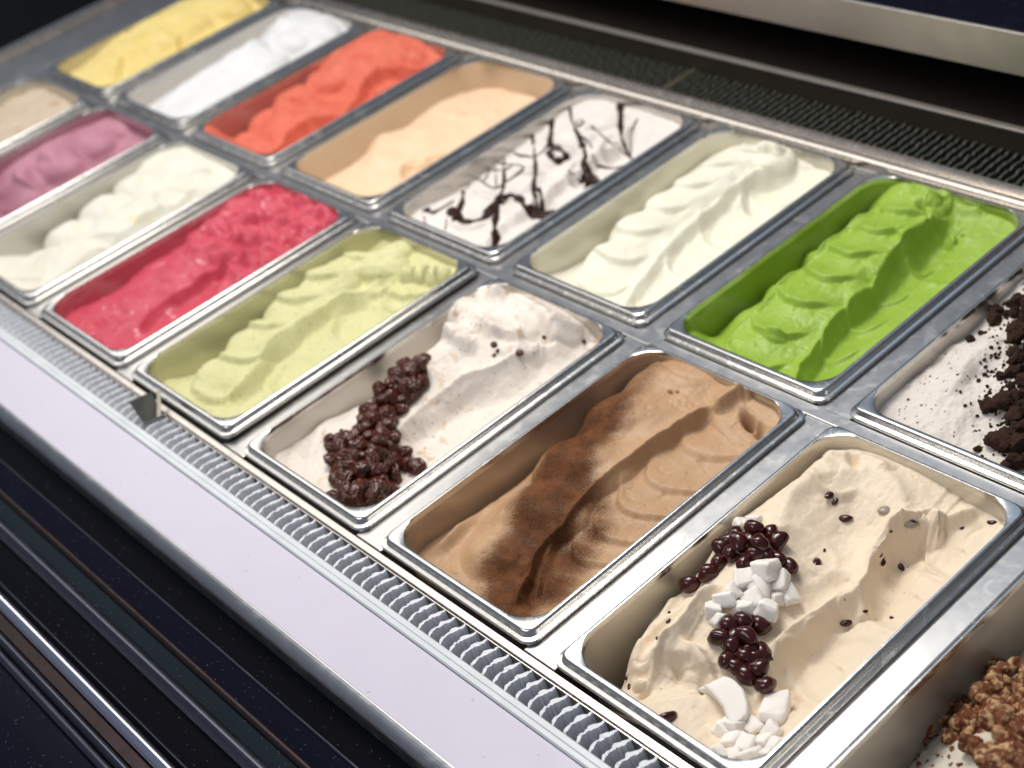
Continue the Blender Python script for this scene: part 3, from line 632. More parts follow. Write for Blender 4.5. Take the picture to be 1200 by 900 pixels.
t.bulbs([(868, 415, -.11, .20, .22, 60, .09), (900, 383, -.055, .21, .20, 60, .10), (932, 352, -.03, .21, .19, 60, .11), (964, 322, -.01, .20, .18, 60, .11), (996, 294, .005, .20, .17, 60, .11), (1028, 268, .018, .19, .16, 60, .11), (1058, 245, .028, .17, .14, 60, .11), (1082, 230, .028, .14, .11, 40, .09)], .035)
t.lobes([(872, 425), (898, 388), (930, 354), (962, 324), (995, 294), (1028, 268), (1058, 245), (1085, 230)], .19, .13, [-.05, .12, .27, .41, .55, .68, .81, .93, 1.06], .050, .11, .55, z=.0, rise=.13)
t.lobes([(955, 430), (990, 390), (1030, 345), (1065, 305), (1105, 268)], .12, .12, [.0, .22, .42, .62, .84, 1.05], .036, .12, .5, z=-.1)
t.ridge([(935, 425), (950, 395), (990, 345), (1027, 310), (1045, 287), (1090, 252)], .030, .03, .02, 0, z=.0, fade=.05)
t.scoop((1110, 300), .17, .22, 60, .03, .012, 190, -.1)
t.blob((1085, 238), .09, .05, 30, .035, z=.0, rough=.4); t.blob((1112, 255), .04, .035, 0, .05, z=.02, rough=.4); t.dish((1080, 243), .04, .018, -20, .04)
t.ridge([(1100, 225), (1130, 240), (1155, 240)], .03, .03, .03, 0, z=-.02, fade=.05)
t.blob((907, 388), .055, .03, 20, .03, z=-.03); t.dish((1128, 275), .015, .01, 0, .03)
t.noise(.010, 5, 4); t.noise(.0018, 40, 3)
M_green = ice_mat('green_gelato', (.33, .49, .065), (.29, .44, .05), .34, .22, None, .7, spec=.45)
t.finish('green_gelato', M_green, 'bright apple green ice cream with a curled wavy ridge', cap0=-.005, cap=4); T_green = t

# pistachio
t = Tub(1, 0, 220, 380)
t.base([(191, 447, 'L'), ('xy', .06, .3, -.22), ('xy', .06, .55, -.27), ('xy', .06, .85, -.26), ('xy', .06, 1.1, -.24), ('xy', .06, 1.35, -.22), ('xy', .2, 1.52, -.16), (450, 285, -.08), (453, 275, -.06), (470, 277, -.05), (517, 305, -.04), (528, 320, -.05), (210, 455, -.17), (230, 470, -.14), (270, 485, -.12), (330, 458, -.11), (400, 408, -.11), (470, 360, -.10), (520, 330, -.08),
        (250, 450, -.14), (300, 400, -.13), (360, 350, -.12), (350, 420, -.12), (420, 370, -.12), (470, 330, -.07)], .001)
t.cliff([(255, 462), (268, 447), (287, 431), (313, 399), (340, 377), (367, 360), (393, 341), (420, 332), (443, 318), (470, 314)], .07, .04, .3, .0, z=-.02, lip=.012, fade=.08)
t.bulbs([(228, 462, -.10, .20, .17, 50, .10), (262, 425, -.045, .23, .20, 55, .15), (302, 385, -.02, .23, .21, 55, .16), (345, 345, -.01, .22, .20, 55, .15), (380, 318, .0, .20, .18, 55, .13), (405, 302, .0, .17, .14, 55, .10), (440, 300, .0, .20, .12, 20, .08), (462, 287, .0, .10, .10, 0, .06)], .02)
t.lobes([(228, 468), (262, 428), (302, 386), (345, 346), (380, 318), (415, 298)], .20, .14, [-.05, .16, .35, .54, .72, .88, 1.05], .048, .10, .75, z=-.02, rise=.16)
t.ridge([(262, 452), (287, 431), (313, 399), (340, 377), (367, 360), (393, 341), (425, 328)], .028, .04, .04, 0, z=-.02)
t.scoop((420, 375), .15, .20, 55, .03, .012, 180, -.1); t.scoop((480, 340), .14, .16, 50, .03, .014, 190, -.08); t.scoop((345, 435), .12, .16, 55, .02, .010, 180, -.1)
for q in ((475, 312), (490, 312), (503, 313), (516, 312)): t.blob(q, .05, .05, 0, .06, z=-.0, rough=.3)
t.ridge([(430, 340), (450, 338), (480, 345), (505, 340)], .03, .05, .02, 0, z=-.08, fade=.05)
t.noise(.010, 4, 4, .5); t.noise(.005, 16, 4, .6); t.noise(.002, 45, 3, .6)
M_pist = ice_mat('pistachio_gelato', (.64, .62, .345), (.60, .58, .29), .5, .25, [((.24, .26, .09), 230, .24, .22), ((.10, .08, .03), 130, .15, .14)], 1.4)
t.finish('pistachio_gelato', M_pist, 'pale pistachio green ice cream with a knobbly ridge and fine dark specks'); T_pist = t

# vanilla
t = Tub(2, 1, 200, 340)
t.base([(643, 322, 'L'), (680, 300, -.26), (700, 272, -.28), (740, 228, -.26), (790, 195, -.25), (840, 165, -.20), (870, 160, -.12), (910, 168, -.05), (960, 190, -.07), (700, 345, -.14), (735, 352, -.12), (800, 310, -.12), (880, 262, -.12), (950, 215, -.10), (660, 325, -.20), (750, 290, -.12), (830, 230, -.10), (880, 190, -.06), (850, 270, -.13), (900, 230, -.12)], .001)
t.cliff([(728, 345), (745, 318), (760, 300), (780, 276), (800, 257), (840, 227), (873, 205), (900, 198), (933, 186)], .06, .03, .3, .02, z=-.03, lip=.012, fade=.08)
t.bulbs([(700, 318, -.10, .20, .20, 60, .14), (722, 288, -.05, .21, .20, 60, .16), (752, 254, -.03, .21, .20, 60, .16), (790, 226, -.01, .20, .18, 60, .15), (822, 203, .005, .19, .17, 60, .14), (850, 186, .015, .18, .15, 60, .13), (876, 174, .02, .16, .13, 60, .12), (905, 176, .02, .13, .12, 0, .10)], .03)
t.ridge([(735, 335), (762, 300), (800, 258), (840, 227), (873, 205), (915, 192)], .022, .05, .03, 0, z=-.02)
t.lobes([(700, 330), (722, 295), (752, 256), (790, 226), (822, 203), (850, 186), (885, 174), (925, 168)], .20, .14, [-.05, .10, .24, .38, .52, .65, .78, .90, 1.05], .040, .12, .6, z=-.02, rise=.13)
t.lobes([(770, 345), (820, 298), (870, 252), (915, 212), (940, 190)], .14, .18, [.0, .28, .55, .80, 1.05], .028, .14, .5, z=-.1)
t.scoop((860, 262), .17, .22, 60, .020, .010, 180, -.1); t.scoop((905, 232), .16, .18, 60, .035, .018, 190, -.1); t.scoop((815, 300), .14, .18, 60, .025, .012, 180, -.1)
t.blob((905, 178), .08, .05, 30, .05, z=0, rough=.5); t.ridge([(865, 240), (872, 222), (890, 212), (905, 215)], .03, .03, .03, 0, z=-.1, fade=.04)
t.noise(.007, 4, 3); t.noise(.0016, 30, 3)
M_van = ice_mat('vanilla_gelato', (.80, .78, .66), (.78, .75, .60), .42, .35, None, .8, [((.76, .66, .30), 30, .68)])
t.finish('vanilla_gelato', M_van, 'pale yellow vanilla ice cream with rippled spatula waves', cap0=-.005); T_van = t

# stracciatella
t = Tub(1, 1, 200, 320)
t.base([(485, 250, 'L'), (510, 225, -.24), (555, 185, -.20), (600, 155, -.13), (640, 130, -.08), (690, 112, -.04), (740, 120, -.04), (790, 140, -.05), (520, 278, -.12), (575, 290, -.10), (640, 255, -.10), (710, 208, -.10), (780, 160, -.08), (550, 240, -.10), (640, 180, -.07), (700, 150, -.05), (620, 235, -.12), (690, 190, -.10)], .001)
t.cliff([(560, 278), (585, 250), (610, 232), (640, 208), (670, 190), (700, 170), (725, 158), (740, 140)], .06, .035, .25, .01, z=-.02, lip=.012, fade=.08)
t.bulbs([(528, 262, -.09, .19, .18, 50, .12), (560, 232, -.05, .20, .18, 50, .13), (600, 200, -.03, .20, .17, 50, .13), (640, 170, -.01, .19, .16, 50, .12), (672, 150, .0, .17, .14, 50, .10), (705, 135, .0, .15, .13, 50, .09)], .02)
t.lobes([(520, 270), (560, 232), (600, 200), (640, 170), (680, 148), (720, 130)], .19, .13, [-.05, .18, .36, .54, .72, .9, 1.05], .035, .1, .6, z=-.02)
t.ridge([(570, 268), (610, 232), (640, 208), (670, 190), (700, 170), (728, 155)], .025, .04, .03, 0, z=-.02)
for q in ((650, 232), (690, 205), (730, 178)): t.scoop(q, .12, .15, 50, .035, .018, 180, -.1)
t.noise(.016, 5, 4); t.noise(.005, 18, 3)
M_str = ice_mat('stracciatella_gelato', (.76, .71, .67), (.71, .65, .60), .45, .3, None, 1)
o_str = t.finish('stracciatella_gelato', M_str, 'white ice cream crossed by dark chocolate drizzle lines', cap0=-.005); T_str = t

# cookie
t = Tub(4, 1, 240, 380)
t.base([(1036, 470, 'L'), (1070, 440, -.09), (1130, 385, -.10), (1190, 335, -.08), (1240, 300, -.08), (1060, 495, -.10), (1120, 525, -.09), (1180, 550, -.08), (1230, 500, -.05), (1260, 420, -.03), (1110, 450, -.04), (1160, 440, -.02), (1180, 400, -.03), (1300, 350, -.08), (1350, 350, -.08)], .001)
t.ridge([(1098, 470), (1125, 445), (1150, 425), (1170, 395)], .035, .12, .06, 0, z=-.05)
t.dish((1140, 440), .06, .05, 0, .03); t.dish((1100, 440), .10, .08, 20, .02)
t.noise(.030, 4, 5, .55); t.noise(.008, 16, 3)
M_cook = ice_mat('cookie_gelato', (.78, .72, .66), (.73, .66, .59), .45, .3, [((.045, .025, .018), 110, .20, .30), ((.12, .08, .06), 260, .26, .30)], 1.2)
t.finish('cookie_gelato', M_cook, 'white ice cream with dark specks under the pile of cookie crumbs'); T_cook = t

# walnut
t = Tub(5, 0, 240, 400)
t.base([(1000, 900, -.60), (1060, 900, -.34), (1080, 870, -.36), (1110, 830, -.40), (1150, 790, -.42), (1180, 770, -.40), (1250, 700, -.4), (1100, 900, -.19), (1130, 870, -.17), (1170, 850, -.15), (1200, 800, -.18), (1190, 830, -.15), (1250, 780, -.13), (1250, 850, -.1), (1150, 920, -.12), (1250, 930, -.1), (1350, 750, -.1), (1050, 960, -.3)], .0005, (-.8, .1))
t.noise(.03, 5, 4); t.noise(.006, 20, 3)
M_wal = ice_mat('walnut_gelato', (.78, .72, .62), (.72, .64, .52), .42, .3, [((.30, .09, .04), 130, .30, .28)], 1)
t.finish('walnut_gelato', M_wal, 'cream white ice cream under walnut pieces in the corner pan'); T_wal = t

# berry
t = Tub(0, 0, 200, 330)
t.base([(82, 370, 'L'), (105, 355, -.24), (140, 325, -.17), (180, 300, -.15), (220, 280, -.13), (240, 258, -.08), (280, 238, -.07), (310, 222, -.05), (350, 232, -.06), (385, 250, -.07), (110, 400, -.15), (140, 408, -.13), (200, 375, -.13), (270, 325, -.12), (340, 282, -.10), (150, 360, -.12), (230, 310, -.08), (300, 260, -.04), (250, 330, -.13)], .001)
t.cliff([(150, 375), (180, 345), (215, 325), (250, 305), (270, 290)], .09, .035, .25, .02, z=-.04, lip=.012, fade=.1)
m0 = sstep(.85, 1.15, t.Y+.3*t.X); t.bulbs([(120, 385, -.13, .16, .16, 45, .08), (150, 352, -.09, .19, .18, 50, .10), (195, 318, -.07, .18, .16, 50, .10), (235, 290, -.05, .16, .14, 50, .09)], .012); t.H = t.H+m0*.16*(np.abs(fbm(t.X, t.Y, 6, 77, 2, .45))+.2*fbm(t.X, t.Y, 13, 79, 2))
t.noise(.02, 6, 4); t.noise(.006, 26, 3)
M_ber = ice_mat('berry_sorbet', (.60, .085, .125), (.50, .050, .085), .40, .3, None, 1.2, [((.74, .34, .38), 45, .62)], spec=.35)
t.finish('berry_sorbet', M_ber, 'crimson berry sorbet, smooth in front and crumbly at the back'); T_ber = t

# cream white front
t = Tub(-1, 0, 170, 280)
t.base([(0, 300, 'L'), ('xy', .06, .5, -.25), ('xy', .06, .8, -.24), ('xy', .06, 1.1, -.2), (150, 195, -.05), (190, 175, -.03), (240, 185, -.04), (275, 205, -.06), (20, 335, -.12), (60, 335, -.1), (130, 290, -.10), (200, 250, -.10), (260, 215, -.09), (80, 290, -.08), (150, 240, -.04), (200, 210, -.04)], .001)
t.cliff([(60, 320), (95, 290), (130, 268), (160, 250), (200, 225), (235, 205)], .07, .04, .3, .02, z=-.02, lip=.01, fade=.1)
t.dish((115, 280), .13, .07, 40, .05, .01); t.dish((200, 230), .12, .10, 30, .05, .01); t.dish((235, 205), .08, .06, 30, .03, .01)
t.bulbs([(45, 300, -.11, .18, .16, 45, .11), (80, 265, -.07, .2, .17, 50, .12), (120, 235, -.04, .2, .16, 50, .12), (160, 205, -.02, .2, .16, 45, .11), (205, 188, -.02, .2, .13, 20, .10)], .012)
t.noise(.02, 5, 4); t.noise(.005, 16, 3)
M_cr = ice_mat('milk_gelato', (.74, .72, .65), (.70, .67, .54), .42, .35, None, .8, [((.76, .66, .30), 24, .66)])
t.finish('milk_gelato', M_cr, 'cream white ice cream in the front row between the crimson and the mauve one'); T_cr = t

# mauve
t = Tub(-2, 0, 150, 240)
t.base([(-60, 270, -.3), (0, 190, -.14), (40, 180, -.13), (80, 160, -.12), (115, 140, -.09), (132, 130, -.05), (150, 135, -.06), (168, 152, -.08), (0, 250, -.25), (60, 215, -.2), (110, 185, -.18), (155, 160, -.12), (60, 190, -.07), (100, 165, -.07), (30, 205, -.07)], .001)
t.cliff([(-20, 235), (20, 222), (60, 205), (90, 188), (115, 175), (145, 158)], .08, .04, .3, .02, z=-.04, lip=.01, fade=.1)
t.lobes([(0, 215), (50, 190), (90, 168), (130, 148)], .15, .13, [0, .25, .5, .75, 1], .05, .1, .55, z=-.05)
t.bulbs([(20, 205, -.08, .2, .15, 45, .12), (60, 185, -.06, .2, .15, 45, .12), (100, 160, -.05, .2, .14, 45, .12), (135, 142, -.05, .17, .12, 20, .10)], .012)
t.noise(.02, 5, 4)
M_mau = ice_mat('mauve_gelato', (.52, .25, .32), (.43, .18, .24), .42, .3, None, .9)
t.finish('mauve_gelato', M_mau, 'mauve pink ice cream in folds, second pan from the left edge'); 

# beige
t = Tub(-3, 0, 130, 200)
t.base([(-80, 200, -.15), (0, 140, -.1), (30, 110, -.07), (0, 105, -.08), (50, 98, -.07), (85, 108, -.08), (60, 130, -.1), (20, 150, -.1), (0, 160, -.1)], .001)
t.noise(.05, 4, 4)
M_bei = ice_mat('beige_gelato', (.62, .52, .41), (.55, .43, .30), .45, .3, None, .9, [((.45, .28, .13), 16, .6)])
t.finish('beige_gelato', M_bei, 'beige caramel ice cream cut off by the left edge of the photo')

# peach
t = Tub(0, 1, 180, 300)
t.base([(372, 205, -.38), (400, 180, -.38), (385, 212, -.2), (405, 200, -.18), (450, 160, -.36), (425, 182, -.22), (440, 160, -.15), (470, 152, -.20), (500, 130, -.28), (500, 118, -.2), (520, 115, -.18), (560, 105, -.20), (580, 103, -.24), (620, 103, -.22), (635, 110, -.2), (440, 228, -.12), (470, 210, -.12), (540, 168, -.12), (610, 125, -.13), (480, 180, -.12), (540, 135, -.12), (590, 115, -.14), (455, 170, -.12)], .0006)
t.ridge([(450, 170), (440, 182), (430, 200)], .04, .05, .04, 0, z=-.1); t.ridge([(520, 122), (535, 130), (555, 132)], .04, .05, .02, 0, z=-.1, fade=.05)
t.cliff([(455, 205), (470, 192), (500, 182), (530, 172)], .05, .03, .15, 0, z=-.1, lip=.01); t.dish((490, 190), .08, .05, 30, .04)
t.bulbs([(425, 205, -.11, .19, .16, 45, .10), (450, 180, -.09, .17, .14, 60, .09), (505, 150, -.10, .24, .16, 60, .08), (550, 122, -.10, .2, .16, 45, .09), (605, 115, -.12, .2, .14, 10, .09)], .010)
t.scoop((490, 195), .12, .16, 50, .035, .02, 180, -.1); t.noise(.02, 5, 4); t.noise(.005, 18, 3)
M_pea = ice_mat('peach_gelato', (.82, .61, .42), (.79, .56, .36), .42, .3, None, .9)
t.finish('peach_gelato', M_pea, 'pale peach orange ice cream half filling its pan')

# coral red
t = Tub(-1, 1, 180, 300)
t.base([('xy', .06, .3, -.25), ('xy', .06, .6, -.25), ('xy', .06, .9, -.2), (250, 150, 'L'), (285, 130, -.22), (305, 112, -.12), (325, 95, -.08), (360, 78, -.05), (400, 58, -.02), (440, 46, .0), (470, 45, .0), (510, 62, -.05), (270, 165, -.13), (310, 178, -.1), (370, 148, -.12), (430, 115, -.12), (500, 78, -.1), (330, 120, -.06), (400, 80, -.0), (450, 62, .0), (400, 110, -.13)], .001)
t.cliff([(310, 170), (330, 145), (350, 130), (375, 118), (395, 115), (415, 90), (440, 75), (475, 68), (505, 62)], .11, .035, .3, .03, z=.0, lip=.012, fade=.08, jit=.006)
t.bulbs([(290, 158, -.13, .18, .16, 40, .10), (318, 130, -.08, .20, .16, 50, .12), (345, 105, -.04, .19, .16, 50, .12), (385, 82, .0, .20, .16, 45, .12), (425, 62, .02, .18, .13, 40, .10), (470, 55, .01, .20, .10, 10, .10)], .012)
t.noise(.025, 7, 4); t.noise(.010, 22, 3)
M_red = ice_mat('coral_sorbet', (.72, .185, .115), (.64, .12, .075), .42, .3, None, 1.1, [((.50, .02, .02), 30, .66)])
t.finish('coral_sorbet', M_red, 'coral red sorbet with a jagged ridge in the back row', cap0=-.0)

# snow white back
t = Tub(-2, 1, 150, 260)
t.base([(165, 120, -.2), (200, 105, -.18), (215, 92, -.17), (240, 75, -.16), (270, 60, -.14), (300, 52, -.12), (330, 25, -.0), (345, 15, .0), (370, 15, .0), (395, 30, -.03), (220, 138, -.1), (250, 125, -.1), (300, 98, -.1), (360, 65, -.1), (400, 40, -.08), (260, 95, -.05), (320, 60, -.04), (360, 35, .02), (330, 70, -.12)], .001)
t.bulbs([(200, 120, -.10, .17, .16, 40, .10), (235, 102, -.07, .19, .15, 40, .11), (275, 84, -.05, .19, .15, 40, .10), (310, 62, -.02, .17, .15, 40, .10), (340, 38, .02, .19, .14, 20, .10), (375, 28, .02, .18, .12, 0, .10)], .012)
t.ridge([(190, 110), (230, 92), (270, 75), (310, 55), (340, 28)], .05, .06, .05, 0, z=-.05)
t.noise(.02, 5, 4); t.noise(.006, 16, 3)
M_sno = ice_mat('snow_gelato', (.76, .76, .77), (.72, .72, .71), .42, .35, None, .9)
t.finish('snow_gelato', M_sno, 'snow white ice cream in the back row beside the yellow one', cap0=.0)

# yellow
t = Tub(-3, 1, 150, 260)
t.base([(80, 75, -.2), (105, 60, -.12), (130, 42, -.07), (160, 25, -.04), (200, 5, .0), (230, -5, .0), (280, -10, .0), (310, -5, -.05), (100, 95, -.1), (130, 98, -.1), (190, 65, -.1), (250, 30, -.1), (300, 5, -.08), (130, 65, -.05), (190, 35, -.03), (240, 10, .0)], .001)
t.cliff([(125, 85), (150, 62), (185, 45), (215, 32), (240, 15)], .05, .04, .3, .0, z=-.02, lip=.01)
t.bulbs([(115, 82, -.09, .17, .16, 40, .10), (150, 58, -.05, .18, .15, 40, .11), (185, 38, -.02, .18, .15, 40, .10), (222, 16, .0, .18, .15, 40, .10), (265, 0, .01, .2, .14, 20, .10)], .012)
t.scoop((150, 68), .07, .10, 50, .05, .01, 180); t.scoop((215, 42), .08, .12, 50, .05, .01, 180)
t.noise(.025, 6, 4); t.noise(.008, 16, 3)
M_yel = ice_mat('yellow_gelato', (.82, .66, .28), (.78, .60, .20), .42, .3, None, .9)
t.finish('yellow_gelato', M_yel, 'yellow ice cream in the farthest back pan', cap0=.0)

# ------------------------------------------------------------------ toppings
from mathutils import noise as mn
def ico(sub):
    bm = bmesh.new(); bmesh.ops.create_icosphere(bm, subdivisions=sub, radius=1); return bm
def shaped(name, sub, fn, mat, flat=False):
    bm = ico(sub)
    for v in bm.verts: v.co = fn(v.co.copy())
    bmesh.ops.scale(bm, vec=(S, S, S), verts=bm.verts)
    me = bpy.data.meshes.new(name); bm.to_mesh(me); bm.free(); me.polygons.foreach_set('use_smooth', [not flat]*len(me.polygons)); me.materials.append(mat); return me
def put(name, me, t, x, y, z, rot, sc_, label=None, cat=None, group=None, parent=None):
    o = bpy.data.objects.new(name, me); C.objects.link(o)
    if parent is None: o.location = ((t.x0+x)*S, (t.y0+y)*S, z*S)
    else: o.parent = parent; o.location = (x*S, y*S, z*S)
    o.rotation_euler = rot; o.scale = (sc_,)*3 if isinstance(sc_, (int, float)) else sc_
    return tag(o, label, cat, group)
rr = random.Random(11); U = rr.uniform
def rrot(flat=.5): return (U(-flat, flat), U(-flat, flat), U(0, 6.28))

# raisins
m, nt, p = newmat('raisin_skin'); v = coords(nt)
nt.links.new(mixc(nt, noise(nt, v, 70, 3, .6), (.016, .004, .0025), (.13, .026, .009)), p.inputs['Base Color']); p.inputs['Roughness'].default_value = .14
p.inputs['Specular IOR Level'].default_value = .45; p.inputs['Coat Weight'].default_value = .2; p.inputs['Coat Roughness'].default_value = .06; bump(nt, p, noise(nt, v, 500, 4, .6, 1), .0006, .6); M_rais = m
def raisin_fn(k):
    def f(c):
        a = math.atan2(c.z, c.y); n1 = mn.noise(Vector((c.x*1.2, math.cos(a)*1.4, math.sin(a)*1.4))+Vector((k*9, 0, 0)))
        w1 = abs(mn.noise(Vector((c.x*1.3+k*3, math.cos(a)*2.6, math.sin(a)*2.6)))); w2 = abs(mn.noise(Vector((c.x*2.2+k*5, math.cos(a)*5.5, math.sin(a)*5.5))))
        r = 1+.22*n1-.34*math.exp(-w1*10)-.34*math.exp(-w2*9)+.16; return Vector((c.x*.054*(1+.15*n1), c.y*.038*r, c.z*.032*r+.006*math.sin(c.x*2+k)))
    return f
rm = [shaped('raisin', 4, raisin_fn(k), M_rais) for k in range(8)]
pts = []
def col_r(P, nrm, wid, lay=0):
    for _ in range(nrm):
        k = rr.randrange(len(P)-1); a = U(0, 1); x = P[k][0]+(P[k+1][0]-P[k][0])*a; y = P[k][1]+(P[k+1][1]-P[k][1])*a; w_ = (P[k][2]+(P[k+1][2]-P[k][2])*a)*wid
        for _t in range(12):
            q = (x+U(-w_, w_), y+U(-w_, w_)*.9, lay)
            if all(math.hypot(q[0]-r[0], q[1]-r[1]) > (10.5 if r[2] == lay else 4) for r in pts): pts.append(q); break
spine = [(470, 432, 14), (485, 440, 15), (464, 458, 15), (452, 480, 15), (446, 500, 17), (440, 525, 22), (430, 545, 32), (430, 562, 38), (428, 576, 27)]
col_r(spine, 150, 1.0); col_r(spine, 80, .75, 1); col_r(spine[-4:], 24, .6, 2)
pts += [(388, 520, 0), (395, 530, 0), (473, 535, 0), (478, 548, 0), (490, 551, 0), (466, 545, 0), (486, 436, 1), (496, 432, 1), (470, 432, 1)]
for i, (u, v_, lay) in enumerate(pts[:150]):
    x, y = T_rum.onsurf(u, v_+7*lay)
    if not (.075 < x < .90 and .09 < y < 1.45): continue
    put('raisin', rm[i % 8], T_rum, x, y, T_rum.h(x, y)+.018+.036*lay, rrot(.9), (U(.85, 1.1), U(.75, 1.05), U(.8, 1.1)), *((('single dark raisin sticking out to the left of the heap', 'raisin', None) if 380 < u < 400 and v_ < 528 and lay == 0 else ('glossy dark brown raisin at the narrow far end of the heap', 'raisin', 'raisins at the far end of the heap')) if v_ < 475 or u < 400 else (('glossy dark brown raisin in the middle neck of the heap', 'raisin', 'raisins in the neck of the heap') if v_ < 520 else ('glossy dark brown raisin in the wide front mass near the rim', 'raisin', 'raisins in the front mass of the heap'))))

# red beans
m, nt, p = newmat('bean_skin'); v = coords(nt)
nt.links.new(mixc(nt, noise(nt, v, 30, 3, .6), (.022, .003, .002), (.075, .009, .006)), p.inputs['Base Color']); p.inputs['Roughness'].default_value = .16
p.inputs['Specular IOR Level'].default_value = .4; p.inputs['Coat Weight'].default_value = .25; p.inputs['Coat Roughness'].default_value = .04; bump(nt, p, noise(nt, v, 120, 3), .0006, .4); M_bean = m
def bean_fn(k):
    def f(c):
        n = 1+.10*mn.noise(c*1.6+Vector((k*5, 0, 0))); z = c.z*.030*n; y = c.y*.031*n+.010*(c.x*c.x)
        return Vector((c.x*.041*n, y, z*(1-.12*math.exp(-(c.y-.9)**2*8))))
    return f
bmz = [shaped('bean', 3, bean_fn(k), M_bean) for k in range(5)]
b1 = [(255, 60, 1), (335, 100, 0), (205, 110, 1), (140, 120, 0), (175, 145, 0), (220, 180, 0), (130, 175, 0), (92, 212, 0), (25, 255, 0), (275, 112, 1), (300, 150, 0), (330, 162, 0), (375, 190, 0), (255, 150, 0), (190, 85, 0), (235, 95, 0), (310, 75, 0), (165, 100, 0)]
b2 = [(165, 395, 0), (135, 438, 0), (212, 382, 0), (275, 400, 0), (232, 435, 1), (175, 470, 0), (215, 505, 0), (285, 500, 0), (160, 520, 0), (268, 550, 0), (222, 572, 0), (292, 608, 0), (195, 545, 0), (245, 480, 0), (250, 515, 0), (190, 430, 0)]
for k, (bx, by, lay) in enumerate(b1+b2):
    u, v_ = 800+bx/3, 600+by/3; x, y = T_mo.onsurf(u, v_+5+6*lay)
    one = (bx, by) == (25, 255)
    put('red_bean', bmz[k % 5], T_mo, x, y, T_mo.h(x, y)+.022+.034*lay, rrot(.5), (U(.95, 1.2), U(1.0, 1.25), U(1.0, 1.2)),
        'single glossy red bean lying alone left of the upper bean cluster' if one else ('glossy dark red bean in the upper cluster beside the white cubes' if k < len(b1) else 'glossy dark red bean in the lower cluster in the middle of the cream ice cream'),
        'bean', None if one else ('red beans of the upper cluster' if k < len(b1) else 'red beans of the lower cluster'))
x, y = T_mo.onsurf(922, 873); x, y = T_mo.onsurf(823, 835)
# the bean that peeks over the front rim
x, y = T_mo.onsurf(783, 843)
put('red_bean', bmz[1], T_mo, x, y, T_mo.h(x, y)+.012, (0, .2, 1.2), (1, .6, .7), 'thin half sunk red bean at the front rim of the pan', 'bean')

# white chewy cubes
m, nt, p = newmat('mochi_flesh'); v = coords(nt)
nt.links.new(mixc(nt, noise(nt, v, 60, 4, .6), (.90, .82, .74), (.95, .90, .84)), p.inputs['Base Color']); p.inputs['Roughness'].default_value = .55
p.inputs['Subsurface Weight'].default_value = .6; p.inputs['Subsurface Scale'].default_value = .004; p.inputs['Subsurface Radius'].default_value = (1, .95, .9); p.inputs['Specular IOR Level'].default_value = .2; bump(nt, p, noise(nt, v, 300, 6, .7), .0008, .6); M_cube = m
def cube_me(k, dims, bend=0.0):
    bm = bmesh.new(); bmesh.ops.create_cube(bm, size=1); r = random.Random(k)
    for v_ in bm.verts: v_.co = Vector((v_.co.x+r.uniform(-.14, .14), v_.co.y+r.uniform(-.14, .14), v_.co.z+r.uniform(-.12, .12)))
    bmesh.ops.bevel(bm, geom=bm.edges[:], offset=.20, segments=3, affect='EDGES', profile=.5)
    bmesh.ops.subdivide_edges(bm, edges=bm.edges[:], cuts=1, use_grid_fill=True)
    bmesh.ops.smooth_vert(bm, verts=bm.verts, factor=.45, use_axis_x=True, use_axis_y=True, use_axis_z=True)
    for v_ in bm.verts:
        n = mn.noise(v_.co*3+Vector((k*4, 0, 0))); v_.co *= 1+.14*n+.09*mn.noise(v_.co*8)
        v_.co = Vector((v_.co.x*dims[0], v_.co.y*dims[1], v_.co.z*dims[2]))
        if bend: v_.co.y -= bend*v_.co.x**2
        v_.co *= S
    me = bpy.data.meshes.new('cube'); bm.to_mesh(me); bm.free(); me.polygons.foreach_set('use_smooth', [True]*len(me.polygons)); me.materials.append(M_cube); return me
cm = [cube_me(k, (.072, .068, .060)) for k in range(6)]
lab1, lab2 = 'powdery white chewy cube between the two bean clusters', 'powdery white chewy cube in the pile at the front corner of the pan'
c1 = [(250, 20, 0, .9), (205, 32, 0, .9), (290, 190, 1, 1.3), (338, 232, 0, 1.25), (270, 255, 0, 1.3), (215, 232, 0, 1.0), (150, 298, 0, 1.1), (372, 282, 0, 1.0), (300, 328, 1, 1.35), (212, 330, 0, 1.15), (125, 368, 0, .9), (110, 335, 0, .9), (250, 300, 0, 1), (180, 265, 0, .9), (330, 290, 0, 1)]
c2 = [(190, 738, 1, .95), (250, 745, 0, 1.2), (320, 765, 0, 1.05), (175, 795, 0, 1.1), (225, 812, 0, 1.1), (285, 800, 0, 1.1), (128, 838, 0, .9), (322, 812, 0, .9), (290, 845, 0, .8), (240, 850, 0, .9), (185, 845, 0, .9), (150, 750, 0, .9)]
k = 0
for lst, lab, grp in ((c1, lab1, 'white cubes between the bean clusters'), (c2, lab2, 'white cubes at the front corner')):
    for (bx, by, lay, sc_) in lst:
        x, y = T_mo.onsurf(800+bx/3, 600+by/3+6+6*lay); k += 1
        put('chewy_cube', cm[k % 6], T_mo, x, min(x*0+y, 9), T_mo.h(x, y)+.008+.026*lay, rrot(.7), sc_*U(.8, 1.1), lab, 'mochi cube', grp)
x, y = T_mo.onsurf(831, 646); put('chewy_cube', cm[2], T_mo, x, y, T_mo.h(x, y)+.025, (.2, -.2, .9), .9, 'lone white cube at the left edge of the upper bean cluster', 'mochi cube')
x, y = T_mo.onsurf(862, 826); put('chewy_slice', cube_me(31, (.21, .085, .07), 2.6), T_mo, x, y, T_mo.h(x, y)+.035, (.12, .1, -.35), 1, 'large curved white chewy slice under the lower bean cluster', 'mochi slice')
